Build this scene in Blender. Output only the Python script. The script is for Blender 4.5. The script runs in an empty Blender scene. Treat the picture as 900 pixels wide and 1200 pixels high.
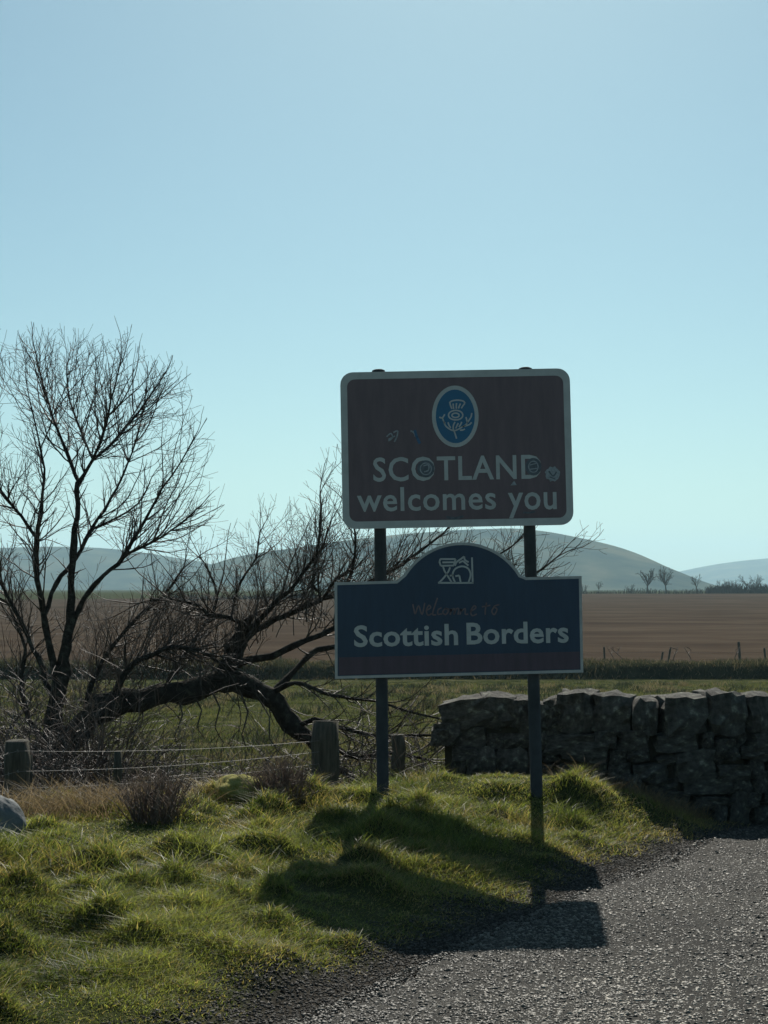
import bpy, math, random
import numpy as np
from mathutils import Vector, Matrix

random.seed(7)
RNG = np.random.default_rng(11)
scene = bpy.context.scene
col = scene.collection

# ------------------------------------------------------------------ camera
F = 1733.0                       # focal length in units of a 900 x 1200 picture
CAM_Z = 1.55
PITCH = math.atan(100.0 / F)
cam_d = bpy.data.cameras.new('camera')
cam_d.sensor_fit = 'VERTICAL'
cam_d.sensor_height = 36.0
cam_d.lens = 36.0 * F / 1200.0
cam_d.clip_start = 0.1
cam_d.clip_end = 30000
cam = bpy.data.objects.new('camera', cam_d)
col.objects.link(cam)
cam.location = (0, 0, CAM_Z)
cam.rotation_euler = (math.pi / 2 + PITCH, 0, 0)
scene.camera = cam

# ------------------------------------------------------------------ sky, sun, exposure
SUN_EL = math.radians(40.0)
SUN_AZ = math.radians(4.75)      # to the right of straight ahead (+Y)
world = bpy.data.worlds.new('World')
scene.world = world
world.use_nodes = True
wn = world.node_tree.nodes
wl = world.node_tree.links
bg = wn['Background']
sky = wn.new('ShaderNodeTexSky')
sky.sky_type = 'NISHITA'
sky.sun_disc = False
sky.sun_elevation = SUN_EL
sky.sun_rotation = SUN_AZ
sky.altitude = 150
sky.air_density = 1.0
sky.dust_density = 0.6
sky.ozone_density = 1.0
tint = wn.new('ShaderNodeMix')
tint.data_type = 'RGBA'
tint.blend_type = 'MULTIPLY'
tint.inputs[0].default_value = 1.0
tint.inputs[7].default_value = (0.78, 1.01, 0.95, 1)
wl.new(sky.outputs[0], tint.inputs[6])
wl.new(tint.outputs[2], bg.inputs['Color'])
bg.inputs['Strength'].default_value = 0.06

sun_d = bpy.data.lights.new('sun', 'SUN')
sun_d.energy = 5.0
sun_d.angle = math.radians(0.53)
sun_d.color = (1.0, 0.95, 0.86)
sun = bpy.data.objects.new('sun', sun_d)
col.objects.link(sun)
sd = Vector((math.sin(SUN_AZ) * math.cos(SUN_EL), math.cos(SUN_AZ) * math.cos(SUN_EL), math.sin(SUN_EL)))
sun.rotation_euler = sd.to_track_quat('Z', 'Y').to_euler()
sun.location = (3, -5, 8)

vs = scene.view_settings
vs.view_transform = 'Standard'
vs.look = 'None'
vs.exposure = 0.36
vs.gamma = 1.0
vs.use_curve_mapping = False
scene.cycles.max_bounces = 6
scene.cycles.volume_bounces = 0
scene.cycles.transparent_max_bounces = 6
scene.cycles.use_denoising = True

# ------------------------------------------------------------------ helpers
CP, SP = math.cos(PITCH), math.sin(PITCH)
def at(px, py, Y):
    """point at distance Y along +Y that a 900 x 1200 picture shows at (px, py)"""
    a, b = (px - 450.0) / F, (600.0 - py) / F
    t = Y / (CP - b * SP)
    return Vector((a * t, Y, CAM_Z + t * (SP + b * CP)))

def tag(o, label=None, cat=None, group=None, kind=None):
    if label: o['label'] = label
    if cat: o['category'] = cat
    if group: o['group'] = group
    if kind: o['kind'] = kind
    return o

def empty(name, loc=(0, 0, 0), rot=(0, 0, 0)):
    o = bpy.data.objects.new(name, None)
    o.empty_display_size = 0.2
    o.location = loc
    o.rotation_euler = rot
    col.objects.link(o)
    return o

def link(name, me, mat=None, parent=None):
    o = bpy.data.objects.new(name, me)
    col.objects.link(o)
    if mat is not None:
        me.materials.clear()
        me.materials.append(mat)
    if parent is not None:
        o.parent = parent
    return o

def mesh_from(name, verts, faces, smooth=False, uv=None):
    me = bpy.data.meshes.new(name)
    me.from_pydata([tuple(v) for v in verts], [], faces)
    if smooth:
        me.polygons.foreach_set('use_smooth', [True] * len(me.polygons))
    me.update()
    return me

def mesh_np(name, V, Fq, smooth=False, colors=None):
    """V (n,3) float, Fq (m,k) int with constant k; colors (n,3) per vertex"""
    me = bpy.data.meshes.new(name)
    n, (m, k) = len(V), Fq.shape
    me.vertices.add(n)
    me.vertices.foreach_set('co', np.asarray(V, np.float32).ravel())
    me.loops.add(m * k)
    me.loops.foreach_set('vertex_index', Fq.astype(np.int32).ravel())
    me.polygons.add(m)
    me.polygons.foreach_set('loop_start', np.arange(0, m * k, k, dtype=np.int32))
    me.polygons.foreach_set('loop_total', np.full(m, k, np.int32))
    if smooth:
        me.polygons.foreach_set('use_smooth', np.ones(m, bool))
    me.update(calc_edges=True)
    if colors is not None:
        ca = me.color_attributes.new('tint', 'FLOAT_COLOR', 'POINT')
        c4 = np.ones((n, 4), np.float32)
        c4[:, :3] = colors
        ca.data.foreach_set('color', c4.ravel())
    me.validate()
    return me

# --- value noise
_perm = np.random.default_rng(3).random((256, 256))
def vnoise(x, y, sc, seed=0):
    x = np.asarray(x, float) / sc + seed * 17.31
    y = np.asarray(y, float) / sc + seed * 9.77
    xi, yi = np.floor(x).astype(int), np.floor(y).astype(int)
    fx, fy = x - xi, y - yi
    fx, fy = fx * fx * (3 - 2 * fx), fy * fy * (3 - 2 * fy)
    g = lambda i, j: _perm[i & 255, j & 255]
    return (g(xi, yi) * (1 - fx) + g(xi + 1, yi) * fx) * (1 - fy) + (g(xi, yi + 1) * (1 - fx) + g(xi + 1, yi + 1) * fx) * fy - 0.5

def fbm(x, y, sc, seed=0, octs=3):
    s, a, t = 0, 1.0, 0
    for i in range(octs):
        s = s + a * vnoise(x, y, sc / 2 ** i, seed + i * 3)
        t += a
        a *= 0.5
    return s / t

def sstep(a, b, x):
    t = np.clip((np.asarray(x, float) - a) / (b - a), 0, 1)
    return t * t * (3 - 2 * t)

# --- node helpers
def nmat(name):
    m = bpy.data.materials.new(name)
    m.use_nodes = True
    nt = m.node_tree
    return m, nt, nt.nodes['Principled BSDF'], nt.nodes, nt.links

def noise_node(N, L, scale, detail=4, rough=0.55, coord='Object', stretch=None):
    tc = N.new('ShaderNodeTexCoord')
    t = N.new('ShaderNodeTexNoise')
    t.inputs['Scale'].default_value = scale
    t.inputs['Detail'].default_value = detail
    t.inputs['Roughness'].default_value = rough
    if stretch:
        mp = N.new('ShaderNodeMapping')
        mp.inputs['Scale'].default_value = stretch
        if stretch[0] < .5:
            mp.inputs['Rotation'].default_value = (0, 0, .09)
        L.new(tc.outputs[coord], mp.inputs[0])
        L.new(mp.outputs[0], t.inputs['Vector'])
    else:
        L.new(tc.outputs[coord], t.inputs['Vector'])
    return t

def ramp(N, L, src, stops):
    r = N.new('ShaderNodeValToRGB')
    e = r.color_ramp.elements
    while len(e) < len(stops):
        e.new(0.5)
    for k, (p, c) in enumerate(stops):
        e[k].position = p
        e[k].color = (*c, 1)
    L.new(src, r.inputs[0])
    return r

def noisy_mat(name, stops, scale, rough=0.9, bump=0.0, bscale=None, bdist=0.01, spec=0.3, detail=5, stretch=None):
    m, nt, P, N, L = nmat(name)
    t = noise_node(N, L, scale, detail, 0.6, 'Object', stretch)
    r = ramp(N, L, t.outputs['Fac'], stops)
    L.new(r.outputs[0], P.inputs['Base Color'])
    P.inputs['Roughness'].default_value = rough
    P.inputs['Specular IOR Level'].default_value = spec
    if bump:
        t2 = noise_node(N, L, bscale or scale * 3, 6, 0.65, 'Object', stretch)
        b = N.new('ShaderNodeBump')
        b.inputs['Strength'].default_value = bump
        b.inputs['Distance'].default_value = bdist
        L.new(t2.outputs['Fac'], b.inputs['Height'])
        L.new(b.outputs[0], P.inputs['Normal'])
    return m

def leaf_mat(name, trans=0.5, rough=0.5, gain=(1, 1, 1), spec=0.25):
    """thin blades: vertex tint, light passing through"""
    m, nt, P, N, L = nmat(name)
    a = N.new('ShaderNodeAttribute')
    a.attribute_name = 'tint'
    P.inputs['Roughness'].default_value = rough
    P.inputs['Specular IOR Level'].default_value = spec
    L.new(a.outputs['Color'], P.inputs['Base Color'])
    tr = N.new('ShaderNodeBsdfTranslucent')
    mx = N.new('ShaderNodeMix')
    mx.data_type = 'RGBA'
    mx.blend_type = 'MULTIPLY'
    mx.inputs[0].default_value = 1
    mx.inputs[7].default_value = (*gain, 1)
    L.new(a.outputs['Color'], mx.inputs[6])
    L.new(mx.outputs[2], tr.inputs['Color'])
    ms = N.new('ShaderNodeMixShader')
    ms.inputs[0].default_value = trans
    L.new(P.outputs[0], ms.inputs[1])
    L.new(tr.outputs[0], ms.inputs[2])
    L.new(ms.outputs[0], N['Material Output'].inputs['Surface'])
    return m

def soil_mat(*a):
    """turf soil that turns to grit where the 'tint' attribute says the road margin lies"""
    m = noisy_mat(*a)
    N, L = m.node_tree.nodes, m.node_tree.links
    P = N['Principled BSDF']
    src = P.inputs['Base Color'].links[0].from_socket
    at_ = N.new('ShaderNodeAttribute')
    at_.attribute_name = 'tint'
    t = noise_node(N, L, 45, 5, 0.7)
    r = ramp(N, L, t.outputs['Fac'], [(0.3, (0.022, 0.02, 0.017)), (0.55, (0.05, 0.045, 0.038)), (0.75, (0.1, 0.092, 0.078))])
    mx = N.new('ShaderNodeMix')
    mx.data_type = 'RGBA'
    L.new(at_.outputs['Fac'], mx.inputs[0])
    L.new(src, mx.inputs[6])
    L.new(r.outputs[0], mx.inputs[7])
    L.new(mx.outputs[2], P.inputs['Base Color'])
    return m

# ------------------------------------------------------------------ materials
M = {}
M['soil'] = soil_mat('turf_soil', [(0.34, (0.022, 0.028, 0.012)), (0.5, (0.046, 0.052, 0.022)), (0.66, (0.09, 0.085, 0.045))], 0.9, 1.0, 0.6, 30, 0.02, 0.0)
M['pasture'] = M['soil']
M['plough'] = noisy_mat('ploughed_soil', [(0.3, (0.044, 0.032, 0.024)), (0.5, (0.063, 0.046, 0.033)), (0.7, (0.09, 0.069, 0.05))], 0.16, 1.0, 0.8, 2.5, 0.12, spec=0.0, detail=8, stretch=(0.45, 1.0, 1))
M['hill'] = noisy_mat('hill_turf', [(0.38, (0.012, 0.017, 0.01)), (0.52, (0.042, 0.048, 0.024)), (0.64, (0.09, 0.08, 0.042))], 0.012, 1.0, 0, spec=0.0, detail=8)
M['bank'] = noisy_mat('bank_turf', [(0.3, (0.02, 0.022, 0.012)), (0.55, (0.04, 0.042, 0.022)), (0.75, (0.07, 0.06, 0.035))], 1.4, 1.0, 0.8, 6, 0.15, 0.0)
M['bark'] = noisy_mat('dark_bark', [(0.3, (0.02, 0.018, 0.015)), (0.55, (0.045, 0.04, 0.033)), (0.75, (0.11, 0.11, 0.085))], 14, 0.95, 1.0, 34, 0.03, 0.12)
M['twig'] = noisy_mat('twig_bark', [(0.35, (0.035, 0.027, 0.02)), (0.65, (0.07, 0.052, 0.038))], 6, 0.6, 0, spec=0.4)
M['bramble'] = noisy_mat('bramble_stem', [(0.35, (0.045, 0.028, 0.022)), (0.65, (0.1, 0.07, 0.05))], 5, 0.55, 0, spec=0.45)
M['weed'] = noisy_mat('dead_weed_stem', [(0.35, (0.08, 0.055, 0.045)), (0.65, (0.2, 0.15, 0.11))], 8, 0.7, 0, spec=0.3)
M['far_twig'] = noisy_mat('far_twig', [(0.35, (0.03, 0.026, 0.02)), (0.65, (0.055, 0.045, 0.034))], 1, 0.9, 0, spec=0.2)
M['wood'] = noisy_mat('weathered_wood', [(0.3, (0.05, 0.045, 0.035)), (0.55, (0.1, 0.09, 0.07)), (0.75, (0.14, 0.135, 0.1))], 9, 0.9, 0.9, 26, 0.02, 0.2, stretch=(6, 6, 0.6))
M['stone'] = noisy_mat('wall_stone', [(0.3, (0.04, 0.038, 0.033)), (0.48, (0.09, 0.084, 0.073)), (0.6, (0.14, 0.135, 0.11)), (0.72, (0.32, 0.32, 0.26))], 5.5, 0.92, 0.9, 24, 0.03, 0.2)
M['core'] = noisy_mat('wall_core', [(0.35, (0.05, 0.045, 0.035)), (0.7, (0.09, 0.08, 0.06))], 6, 1.0, 0.5, 20, 0.02, 0.1)
M['boulder'] = noisy_mat('grey_boulder', [(0.3, (0.07, 0.08, 0.085)), (0.7, (0.15, 0.16, 0.16))], 4, 0.8, 0.5, 18, 0.02, 0.3)
M['moss'] = noisy_mat('moss', [(0.3, (0.2, 0.19, 0.05)), (0.7, (0.36, 0.33, 0.12))], 12, 1.0, 0.9, 60, 0.02, 0.1)
def plain(name, c, rough=0.5, spec=0.5, metal=0.0, var=0.12, scale=9.0, streak=None):
    m, nt, P, N, L = nmat(name)
    t = noise_node(N, L, scale, 6, 0.65, 'Object', streak)
    r = ramp(N, L, t.outputs['Fac'], [(0.3, tuple(v * (1 - var) for v in c)), (0.7, tuple(min(1, v * (1 + var)) for v in c))])
    L.new(r.outputs[0], P.inputs['Base Color'])
    rr = N.new('ShaderNodeMapRange')
    rr.inputs['To Min'].default_value = rough * 0.8
    rr.inputs['To Max'].default_value = min(1, rough * 1.2)
    L.new(t.outputs['Fac'], rr.inputs['Value'])
    L.new(rr.outputs[0], P.inputs['Roughness'])
    P.inputs['Specular IOR Level'].default_value = spec
    P.inputs['Metallic'].default_value = metal
    return m
M['brown'] = plain('brown_sign_sheeting', (0.15, 0.102, 0.112), 0.45, 0.3, 0, 0.18, 5, (3, 3, 0.5))
M['navy'] = plain('navy_sign_sheeting', (0.032, 0.054, 0.092), 0.45, 0.3, 0, 0.18, 5, (3, 3, 0.5))
M['maroon'] = plain('maroon_sign_sheeting', (0.088, 0.06, 0.08), 0.45, 0.3, 0, 0.18, 5, (3, 3, 0.5))
M['white'] = plain('white_sign_sheeting', (0.46, 0.465, 0.45), 0.5, 0.35, 0, 0.14, 7)
M['dull_white'] = plain('dirty_white_sheeting', (0.42, 0.415, 0.4), 0.5, 0.35, 0, 0.18, 12)
M['blue'] = plain('blue_sign_sheeting', (0.02, 0.13, 0.25), 0.45, 0.35, 0, 0.1, 7)
M['script'] = plain('faded_red_script', (0.17, 0.12, 0.125), 0.5, 0.35, 0, 0.25, 14)
M['pale_mark'] = plain('scuffed_vinyl', (0.3, 0.32, 0.34), 0.5, 0.35, 0, 0.3, 60)
M['blue_mark'] = plain('blue_scuff', (0.05, 0.12, 0.22), 0.5, 0.35, 0, 0.3, 60)
M['sticker'] = plain('sticker_vinyl', (0.1, 0.11, 0.13), 0.45, 0.35, 0, 0.35, 40)
M['alu'] = plain('aluminium_back', (0.42, 0.43, 0.43), 0.45, 0.5, 0.6, 0.1, 8)
M['post'] = plain('grey_steel_post', (0.05, 0.052, 0.052), 0.85, 0.1, 0.0, 0.25, 8)
M['wire'] = plain('galvanised_wire', (0.2, 0.19, 0.175), 0.6, 0.4, 0.3, 0.1, 30)
M['grass'] = leaf_mat('grass_blades', 0.45, 0.5, (1.6, 1.65, 0.8))
M['straw'] = leaf_mat('straw_blades', 0.4, 0.6, (1.1, 1.1, 1.0))
def gravel_mat(name, rough, spec):
    m, nt, P, N, L = nmat(name)
    a = N.new('ShaderNodeAttribute')
    a.attribute_name = 'tint'
    L.new(a.outputs['Color'], P.inputs['Base Color'])
    P.inputs['Roughness'].default_value = rough
    P.inputs['Specular IOR Level'].default_value = spec
    return m
M['gravel'] = gravel_mat('road_chippings', 0.62, 0.4)
M['grit'] = gravel_mat('dark_grit', 0.8, 0.2)
def road_mat():
    m, nt, P, N, L = nmat('worn_tarmac')
    tc = N.new('ShaderNodeTexCoord')
    v = N.new('ShaderNodeTexVoronoi')
    v.inputs['Scale'].default_value = 95
    L.new(tc.outputs['Object'], v.inputs['Vector'])
    n = noise_node(N, L, 1.1, 6, 0.6)
    r = ramp(N, L, n.outputs['Fac'], [(0.3, (0.028, 0.027, 0.025)), (0.6, (0.05, 0.048, 0.043)), (0.8, (0.075, 0.072, 0.063))])
    mx = N.new('ShaderNodeMix')
    mx.data_type = 'RGBA'
    mx.blend_type = 'MULTIPLY'
    mx.inputs[0].default_value = 0.6
    L.new(r.outputs[0], mx.inputs[6])
    sep = ramp(N, L, v.outputs['Color'], [(0.2, (0.5, 0.5, 0.5)), (0.9, (1.6, 1.55, 1.45))])
    L.new(sep.outputs[0], mx.inputs[7])
    L.new(mx.outputs[2], P.inputs['Base Color'])
    P.inputs['Roughness'].default_value = 0.85
    P.inputs['Specular IOR Level'].default_value = 0.05
    b = N.new('ShaderNodeBump')
    b.inputs['Strength'].default_value = 1.0
    b.inputs['Distance'].default_value = 0.006
    b.invert = True
    L.new(v.outputs['Distance'], b.inputs['Height'])
    L.new(b.outputs[0], P.inputs['Normal'])
    return m
M['road'] = road_mat()

# ------------------------------------------------------------------ terrain
EDGE = np.array([(-13.5, -20.0), (-8.2, -10.0), (-0.31, 5.36), (1.36, 8.63), (2.35, 10.45), (2.95, 11.3), (3.75, 12.0), (5.2, 12.8), (8, 13.9), (14, 15.6), (30, 19), (80, 28)])
def edge_sd(x, y):
    """distance to the road's near-left edge, positive on the verge side, and the nearest point"""
    x, y = np.asarray(x, float), np.asarray(y, float)
    best = np.full(x.shape, 1e9)
    sgn = np.ones(x.shape)
    qx, qy = np.zeros(x.shape), np.zeros(x.shape)
    for (ax, ay), (bx, by) in zip(EDGE[:-1], EDGE[1:]):
        dx, dy = bx - ax, by - ay
        l2 = dx * dx + dy * dy
        t = np.clip(((x - ax) * dx + (y - ay) * dy) / l2, 0, 1)
        cx, cy = ax + t * dx, ay + t * dy
        d = np.hypot(x - cx, y - cy)
        u = d < best
        best = np.where(u, d, best)
        sgn = np.where(u, np.sign(dx * (y - ay) - dy * (x - ax)), sgn)
        qx, qy = np.where(u, cx, qx), np.where(u, cy, qy)
    return best * sgn, qx, qy

FAR_Y = np.array([-1e4, 11, 14, 40, 66, 75, 400, 800, 2000, 9000])
FAR_Z = np.array([0, 0, -0.1, -1.2, -2.05, -1.9, 2.7, 5.0, 12.0, 45.0])
CREST_X = np.array([-9, -4, -2.5, -0.44, 0.1, 0.6, 30])
CREST_Y = np.array([7.0, 8.3, 9.0, 10.2, 11.4, 13.0, 16.0])
_tr = np.random.default_rng(77)
TUS = []
while len(TUS) < 170:
    x_, y_ = _tr.uniform(-3.2, 2.2), _tr.uniform(4.4, 11.2)
    e_ = float(edge_sd(np.array([x_]), np.array([y_]))[0][0])
    if e_ > .4 and not (.85 < x_ < 1.3 and y_ > 9.8) and abs(x_) < y_ * .3 + .3 and y_ < np.interp(x_, CREST_X, CREST_Y) + .3:
        TUS.append((x_, y_, _tr.uniform(.02, .095) * min(1, e_), _tr.uniform(.055, .13)))
def tussock_z(x, y):
    x, y = np.broadcast_arrays(np.asarray(x, float), np.asarray(y, float))
    z = np.zeros(x.shape)
    m = (np.abs(x) < 3.9) & (y > 3.8) & (y < 11.8)
    xm, ym = x[m], y[m]
    if len(xm):
        zm = np.zeros(len(xm))
        for tx_, ty_, th_, tr_ in TUS:
            w = (np.abs(ym - ty_) < tr_ * 2.6) & (np.abs(xm - tx_) < tr_ * 3.5)
            zm[w] += th_ * np.exp(-(((xm[w] - tx_) / (tr_ * 1.35)) ** 2 + ((ym[w] - ty_) / tr_) ** 2))
        z[m] = zm
    return z
def road_z(y):
    return -0.03 * np.clip(np.asarray(y, float) - 5.5, -3, 8)
def H(x, y, s=None):
    x, y = np.asarray(x, float), np.asarray(y, float)
    if s is None:
        s = edge_sd(x, y)[0]
    z = road_z(y) + np.interp(y, FAR_Y, FAR_Z)
    near = 1 - sstep(18, 34, y)
    side = sstep(0.15, 1.2, s)
    rise = (0.12 * sstep(0.1, .9, s) + .19 * sstep(.6, 2.4, s)) * near
    yc = np.interp(x, CREST_X, CREST_Y)
    drop = 0.38 * sstep(0, 1.7, y - yc) * sstep(-0.2, 0.8, s) * near
    lump = (0.1 * fbm(x, y, 0.6, 1, 3) + 0.1 * fbm(x, y, 2.2, 5, 2)) * side * near
    mound = 0.17 * np.exp(-(((x - 1.2) / 0.65) ** 2 + ((y - 10.9) / 0.6) ** 2)) + 0.08 * np.exp(-(((x - 1.9) / 0.35) ** 2 + ((y - 11.0) / 0.35) ** 2))
    lump = lump + tussock_z(x, y)
    opp = 0.2 * sstep(6.2, 7.4, -s) * near
    verge_small = 0.01 * fbm(x, y, 0.5, 9, 2) * (1 - side) * near
    camber = 0.05 * np.sin(np.clip(-s / 6.0, 0, 1) * math.pi) * near
    return z + rise - drop + lump + mound * near + opp + verge_small + camber - 0.02 * sstep(0, 0.3, s) * (1 - side)

def h1(x, y):
    return float(H(np.array([x]), np.array([y]))[0])

def axis(lo, hi, step, far_lo, far_hi, g=1.16):
    mid = list(np.arange(lo, hi + 1e-6, step))
    a, d = [], step
    v = lo
    while v > far_lo:
        d *= g
        v -= d
        a.append(max(v, far_lo))
    b, d = [], step
    v = mid[-1]
    while v < far_hi:
        d *= g
        v += d
        b.append(min(v, far_hi))
    return np.array(a[::-1] + mid + b)

gx = axis(-6.5, 6.5, 0.075, -9000, 9000)
gy = axis(4.0, 15.0, 0.075, -60, 9000)
gy = np.unique(np.concatenate([gy, FAR_Y[1:]]))
GX, GY = np.meshgrid(gx, gy)
GZ = H(GX, GY)
nx_, ny_ = len(gx), len(gy)
idx = np.arange(nx_ * ny_).reshape(ny_, nx_)
quads = np.stack([idx[:-1, :-1], idx[:-1, 1:], idx[1:, 1:], idx[1:, :-1]], -1).reshape(-1, 4)
# ground sits under the road sheet
S0 = edge_sd(GX, GY)[0]
under = ((S0 < 0.0) & (S0 > -6.4)).astype(float)
Zg = GZ - 0.02 * under
grit = (1 - sstep(0.22, 0.5, S0 - .26 * fbm(GX, GY, 0.6, 31, 3))) * (S0 > -7.5)
ground = link('ground', mesh_np('ground', np.stack([GX, GY, Zg], -1).reshape(-1, 3), quads, True, np.repeat(grit.reshape(-1, 1), 3, 1)), M['soil'])
tag(ground, kind='structure')

# road sheet
rx = axis(-6, 7, 0.09, -13, 40, 1.12)
ry = axis(3.5, 14, 0.09, -15, 22, 1.12)
RX, RY = np.meshgrid(rx, ry)
S, QX, QY = edge_sd(RX, RY)
wig = 0.16 * fbm(RX, RY, 0.7, 21, 3) + 0.06 * fbm(RX, RY, 0.2, 22, 2)
inside = (S + wig < 0) & (S > -6.6)
ridx = np.arange(RX.size).reshape(RX.shape)
rq = np.stack([ridx[:-1, :-1], ridx[:-1, 1:], ridx[1:, 1:], ridx[1:, :-1]], -1).reshape(-1, 4)
keep = inside.ravel()[rq].any(1)
SE = S + wig
pull = np.where(SE > 0, SE / np.maximum(np.abs(S), .02) * np.sign(S), 0)
pull = np.clip(pull, -3, 3)
RX2 = RX - (RX - QX) * pull
RY2 = RY - (RY - QY) * pull
RZ = H(RX2, RY2, np.minimum(edge_sd(RX2, RY2)[0], 0)) + 0.006
rq = rq[keep]
used, inv = np.unique(rq, return_inverse=True)
road = link('road', mesh_np('road', np.stack([RX2, RY2, RZ], -1).reshape(-1, 3)[used], inv.reshape(-1, 4), False), M['road'])
tag(road, kind='structure')

# ploughed field
fd = np.linspace(0, 1, 60)
fpx = np.linspace(-500, 1400, 120)
FV = []
for t in fd:
    for p in fpx:
        dfar = np.interp(p, [-500, 0, 130, 350, 560, 700, 1400], [300, 300, 310, 340, 380, 400, 420])
        d = 75.5 + (dfar - 75.5) * t ** 1.6
        x = (p - 450) / F * d
        FV.append((x, d, np.interp(d, FAR_Y, FAR_Z) + float(road_z(d)) + 0.06 + 0.05 * float(fbm(x, d, 3.0, 2, 1))))
fi = np.arange(60 * 120).reshape(60, 120)
fq = np.stack([fi[:-1, :-1], fi[:-1, 1:], fi[1:, 1:], fi[1:, :-1]], -1).reshape(-1, 4)
tag(link('ploughed_field', mesh_np('ploughed_field', np.array(FV), fq, True), M['plough']), kind='structure')

# hills
def hill(name, Y, prof, depth, seed, base_z):
    px = np.linspace(prof[0][0], prof[-1][0], 160)
    pk = np.interp(px, [p[0] for p in prof], [p[1] for p in prof])
    k = np.ones(7) / 7
    pk = np.convolve(np.pad(pk, 3, mode='edge'), k, mode='valid')
    ts = np.linspace(-1, 1, 50)
    X0 = (px - 450) / F * Y
    top = np.array([at(p, q, Y).z for p, q in zip(px, pk)])
    V = np.zeros((50, 160, 3))
    for i, t in enumerate(ts):
        prof_t = (0.5 + 0.5 * math.cos(math.pi * t)) ** 0.8
        yy = Y + t * depth
        n = fbm(X0, np.full_like(X0, yy), 420, seed, 4) * 26 * abs(t) * (1 - abs(t)) * 4
        V[i, :, 0] = X0
        V[i, :, 1] = yy
        V[i, :, 2] = base_z + (top - base_z) * prof_t + n * 0.6
        V[i, :, 2] += np.sin(X0 * 0.006 + t * 3) * 3 * (1 - abs(t)) * abs(t)
    ii = np.arange(50 * 160).reshape(50, 160)
    q = np.stack([ii[:-1, :-1], ii[:-1, 1:], ii[1:, 1:], ii[1:, :-1]], -1).reshape(-1, 4)
    tag(link(name, mesh_np(name, V.reshape(-1, 3), q, True), M['hill']), kind='structure')
hill('hill', 2000, [(180, 700), (255, 660), (290, 650), (340, 643), (400, 634), (470, 626), (540, 621), (600, 619), (640, 623), (690, 633), (722, 641), (745, 651), (765, 663), (790, 678), (820, 694), (860, 708)], 460, 1, 2)
hill('hill_left', 2700, [(-900, 690), (-500, 660), (-200, 648), (0, 643), (60, 641), (125, 642), (180, 649), (240, 659), (300, 672), (380, 692), (450, 705)], 600, 2, 4)
hill('hill_far', 5200, [(500, 705), (640, 694), (720, 686), (790, 671), (850, 659), (900, 654), (1000, 648), (1200, 652), (1500, 672), (1800, 700)], 900, 3, 8)

# ------------------------------------------------------------------ haze
def box_mesh(name, lo, hi):
    x0, y0, z0 = lo
    x1, y1, z1 = hi
    v = [(x0, y0, z0), (x1, y0, z0), (x1, y1, z0), (x0, y1, z0), (x0, y0, z1), (x1, y0, z1), (x1, y1, z1), (x0, y1, z1)]
    f = [(0, 3, 2, 1), (4, 5, 6, 7), (0, 1, 5, 4), (1, 2, 6, 5), (2, 3, 7, 6), (3, 0, 4, 7)]
    return mesh_from(name, v, f)
hz = bpy.data.materials.new('haze_air')
hz.use_nodes = True
N = hz.node_tree.nodes
N.remove(N['Principled BSDF'])
pv = N.new('ShaderNodeVolumePrincipled')
pv.inputs['Color'].default_value = (0.55, 0.84, 0.97, 1)
pv.inputs['Density'].default_value = 0.00019
pv.inputs['Anisotropy'].default_value = 0.3
hz.node_tree.links.new(pv.outputs[0], N['Material Output'].inputs['Volume'])
tag(link('haze', box_mesh('haze', (-9100, -100, -5), (9100, 9100, 330)), hz), kind='stuff')

# ------------------------------------------------------------------ the road sign
SY = 10.5
LEAN = math.radians(1.1)
sbase = at(538, 918, SY)
sign = empty('road_sign', (sbase.x, SY, sbase.z), (0, -LEAN, 0))
tag(sign, 'two-post boundary sign with brown Scotland panel above arched navy Scottish Borders panel', 'road sign')
IR = Matrix.Rotation(-LEAN, 3, 'Y').inverted()
def loc(px, py):
    v = IR @ (at(px, py, SY) - sbase)
    return v.x, v.z
PX = SY / F                        # metres per picture pixel at the sign

def prism(name, outline, y0, y1, mat, parent, bevel=0.0):
    n = len(outline)
    v = [(u, y0, w) for u, w in outline] + [(u, y1, w) for u, w in outline]
    f = [tuple(range(n)), tuple(range(2 * n - 1, n - 1, -1))]
    f += [(i, i + n, (i + 1) % n + n, (i + 1) % n) for i in range(n)]
    return link(name, mesh_from(name, v, f), mat, parent)

def frame(name, outer, inner, y0, y1, mat, parent):
    n = len(outer)
    v = []
    for ring in (outer, inner):
        for y in (y0, y1):
            v += [(u, y, w) for u, w in ring]
    f = []
    for i in range(n):
        j = (i + 1) % n
        f.append((i, j, 2 * n + j, 2 * n + i))
        f.append((n + i, 3 * n + i, 3 * n + j, n + j))
        f.append((i, n + i, n + j, j))
        f.append((2 * n + i, 2 * n + j, 3 * n + j, 3 * n + i))
    return link(name, mesh_from(name, v, f), mat, parent)

def rrect(cx, cz, w, h, r, n=6):
    p = []
    for sx, sz, a0 in ((1, 1, 0), (-1, 1, 90), (-1, -1, 180), (1, -1, 270)):
        for k in range(n + 1):
            a = math.radians(a0 + 90 * k / n)
            p.append((cx + sx * (w / 2 - r) + r * math.cos(a), cz + sz * (h / 2 - r) + r * math.sin(a)))
    return p

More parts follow.
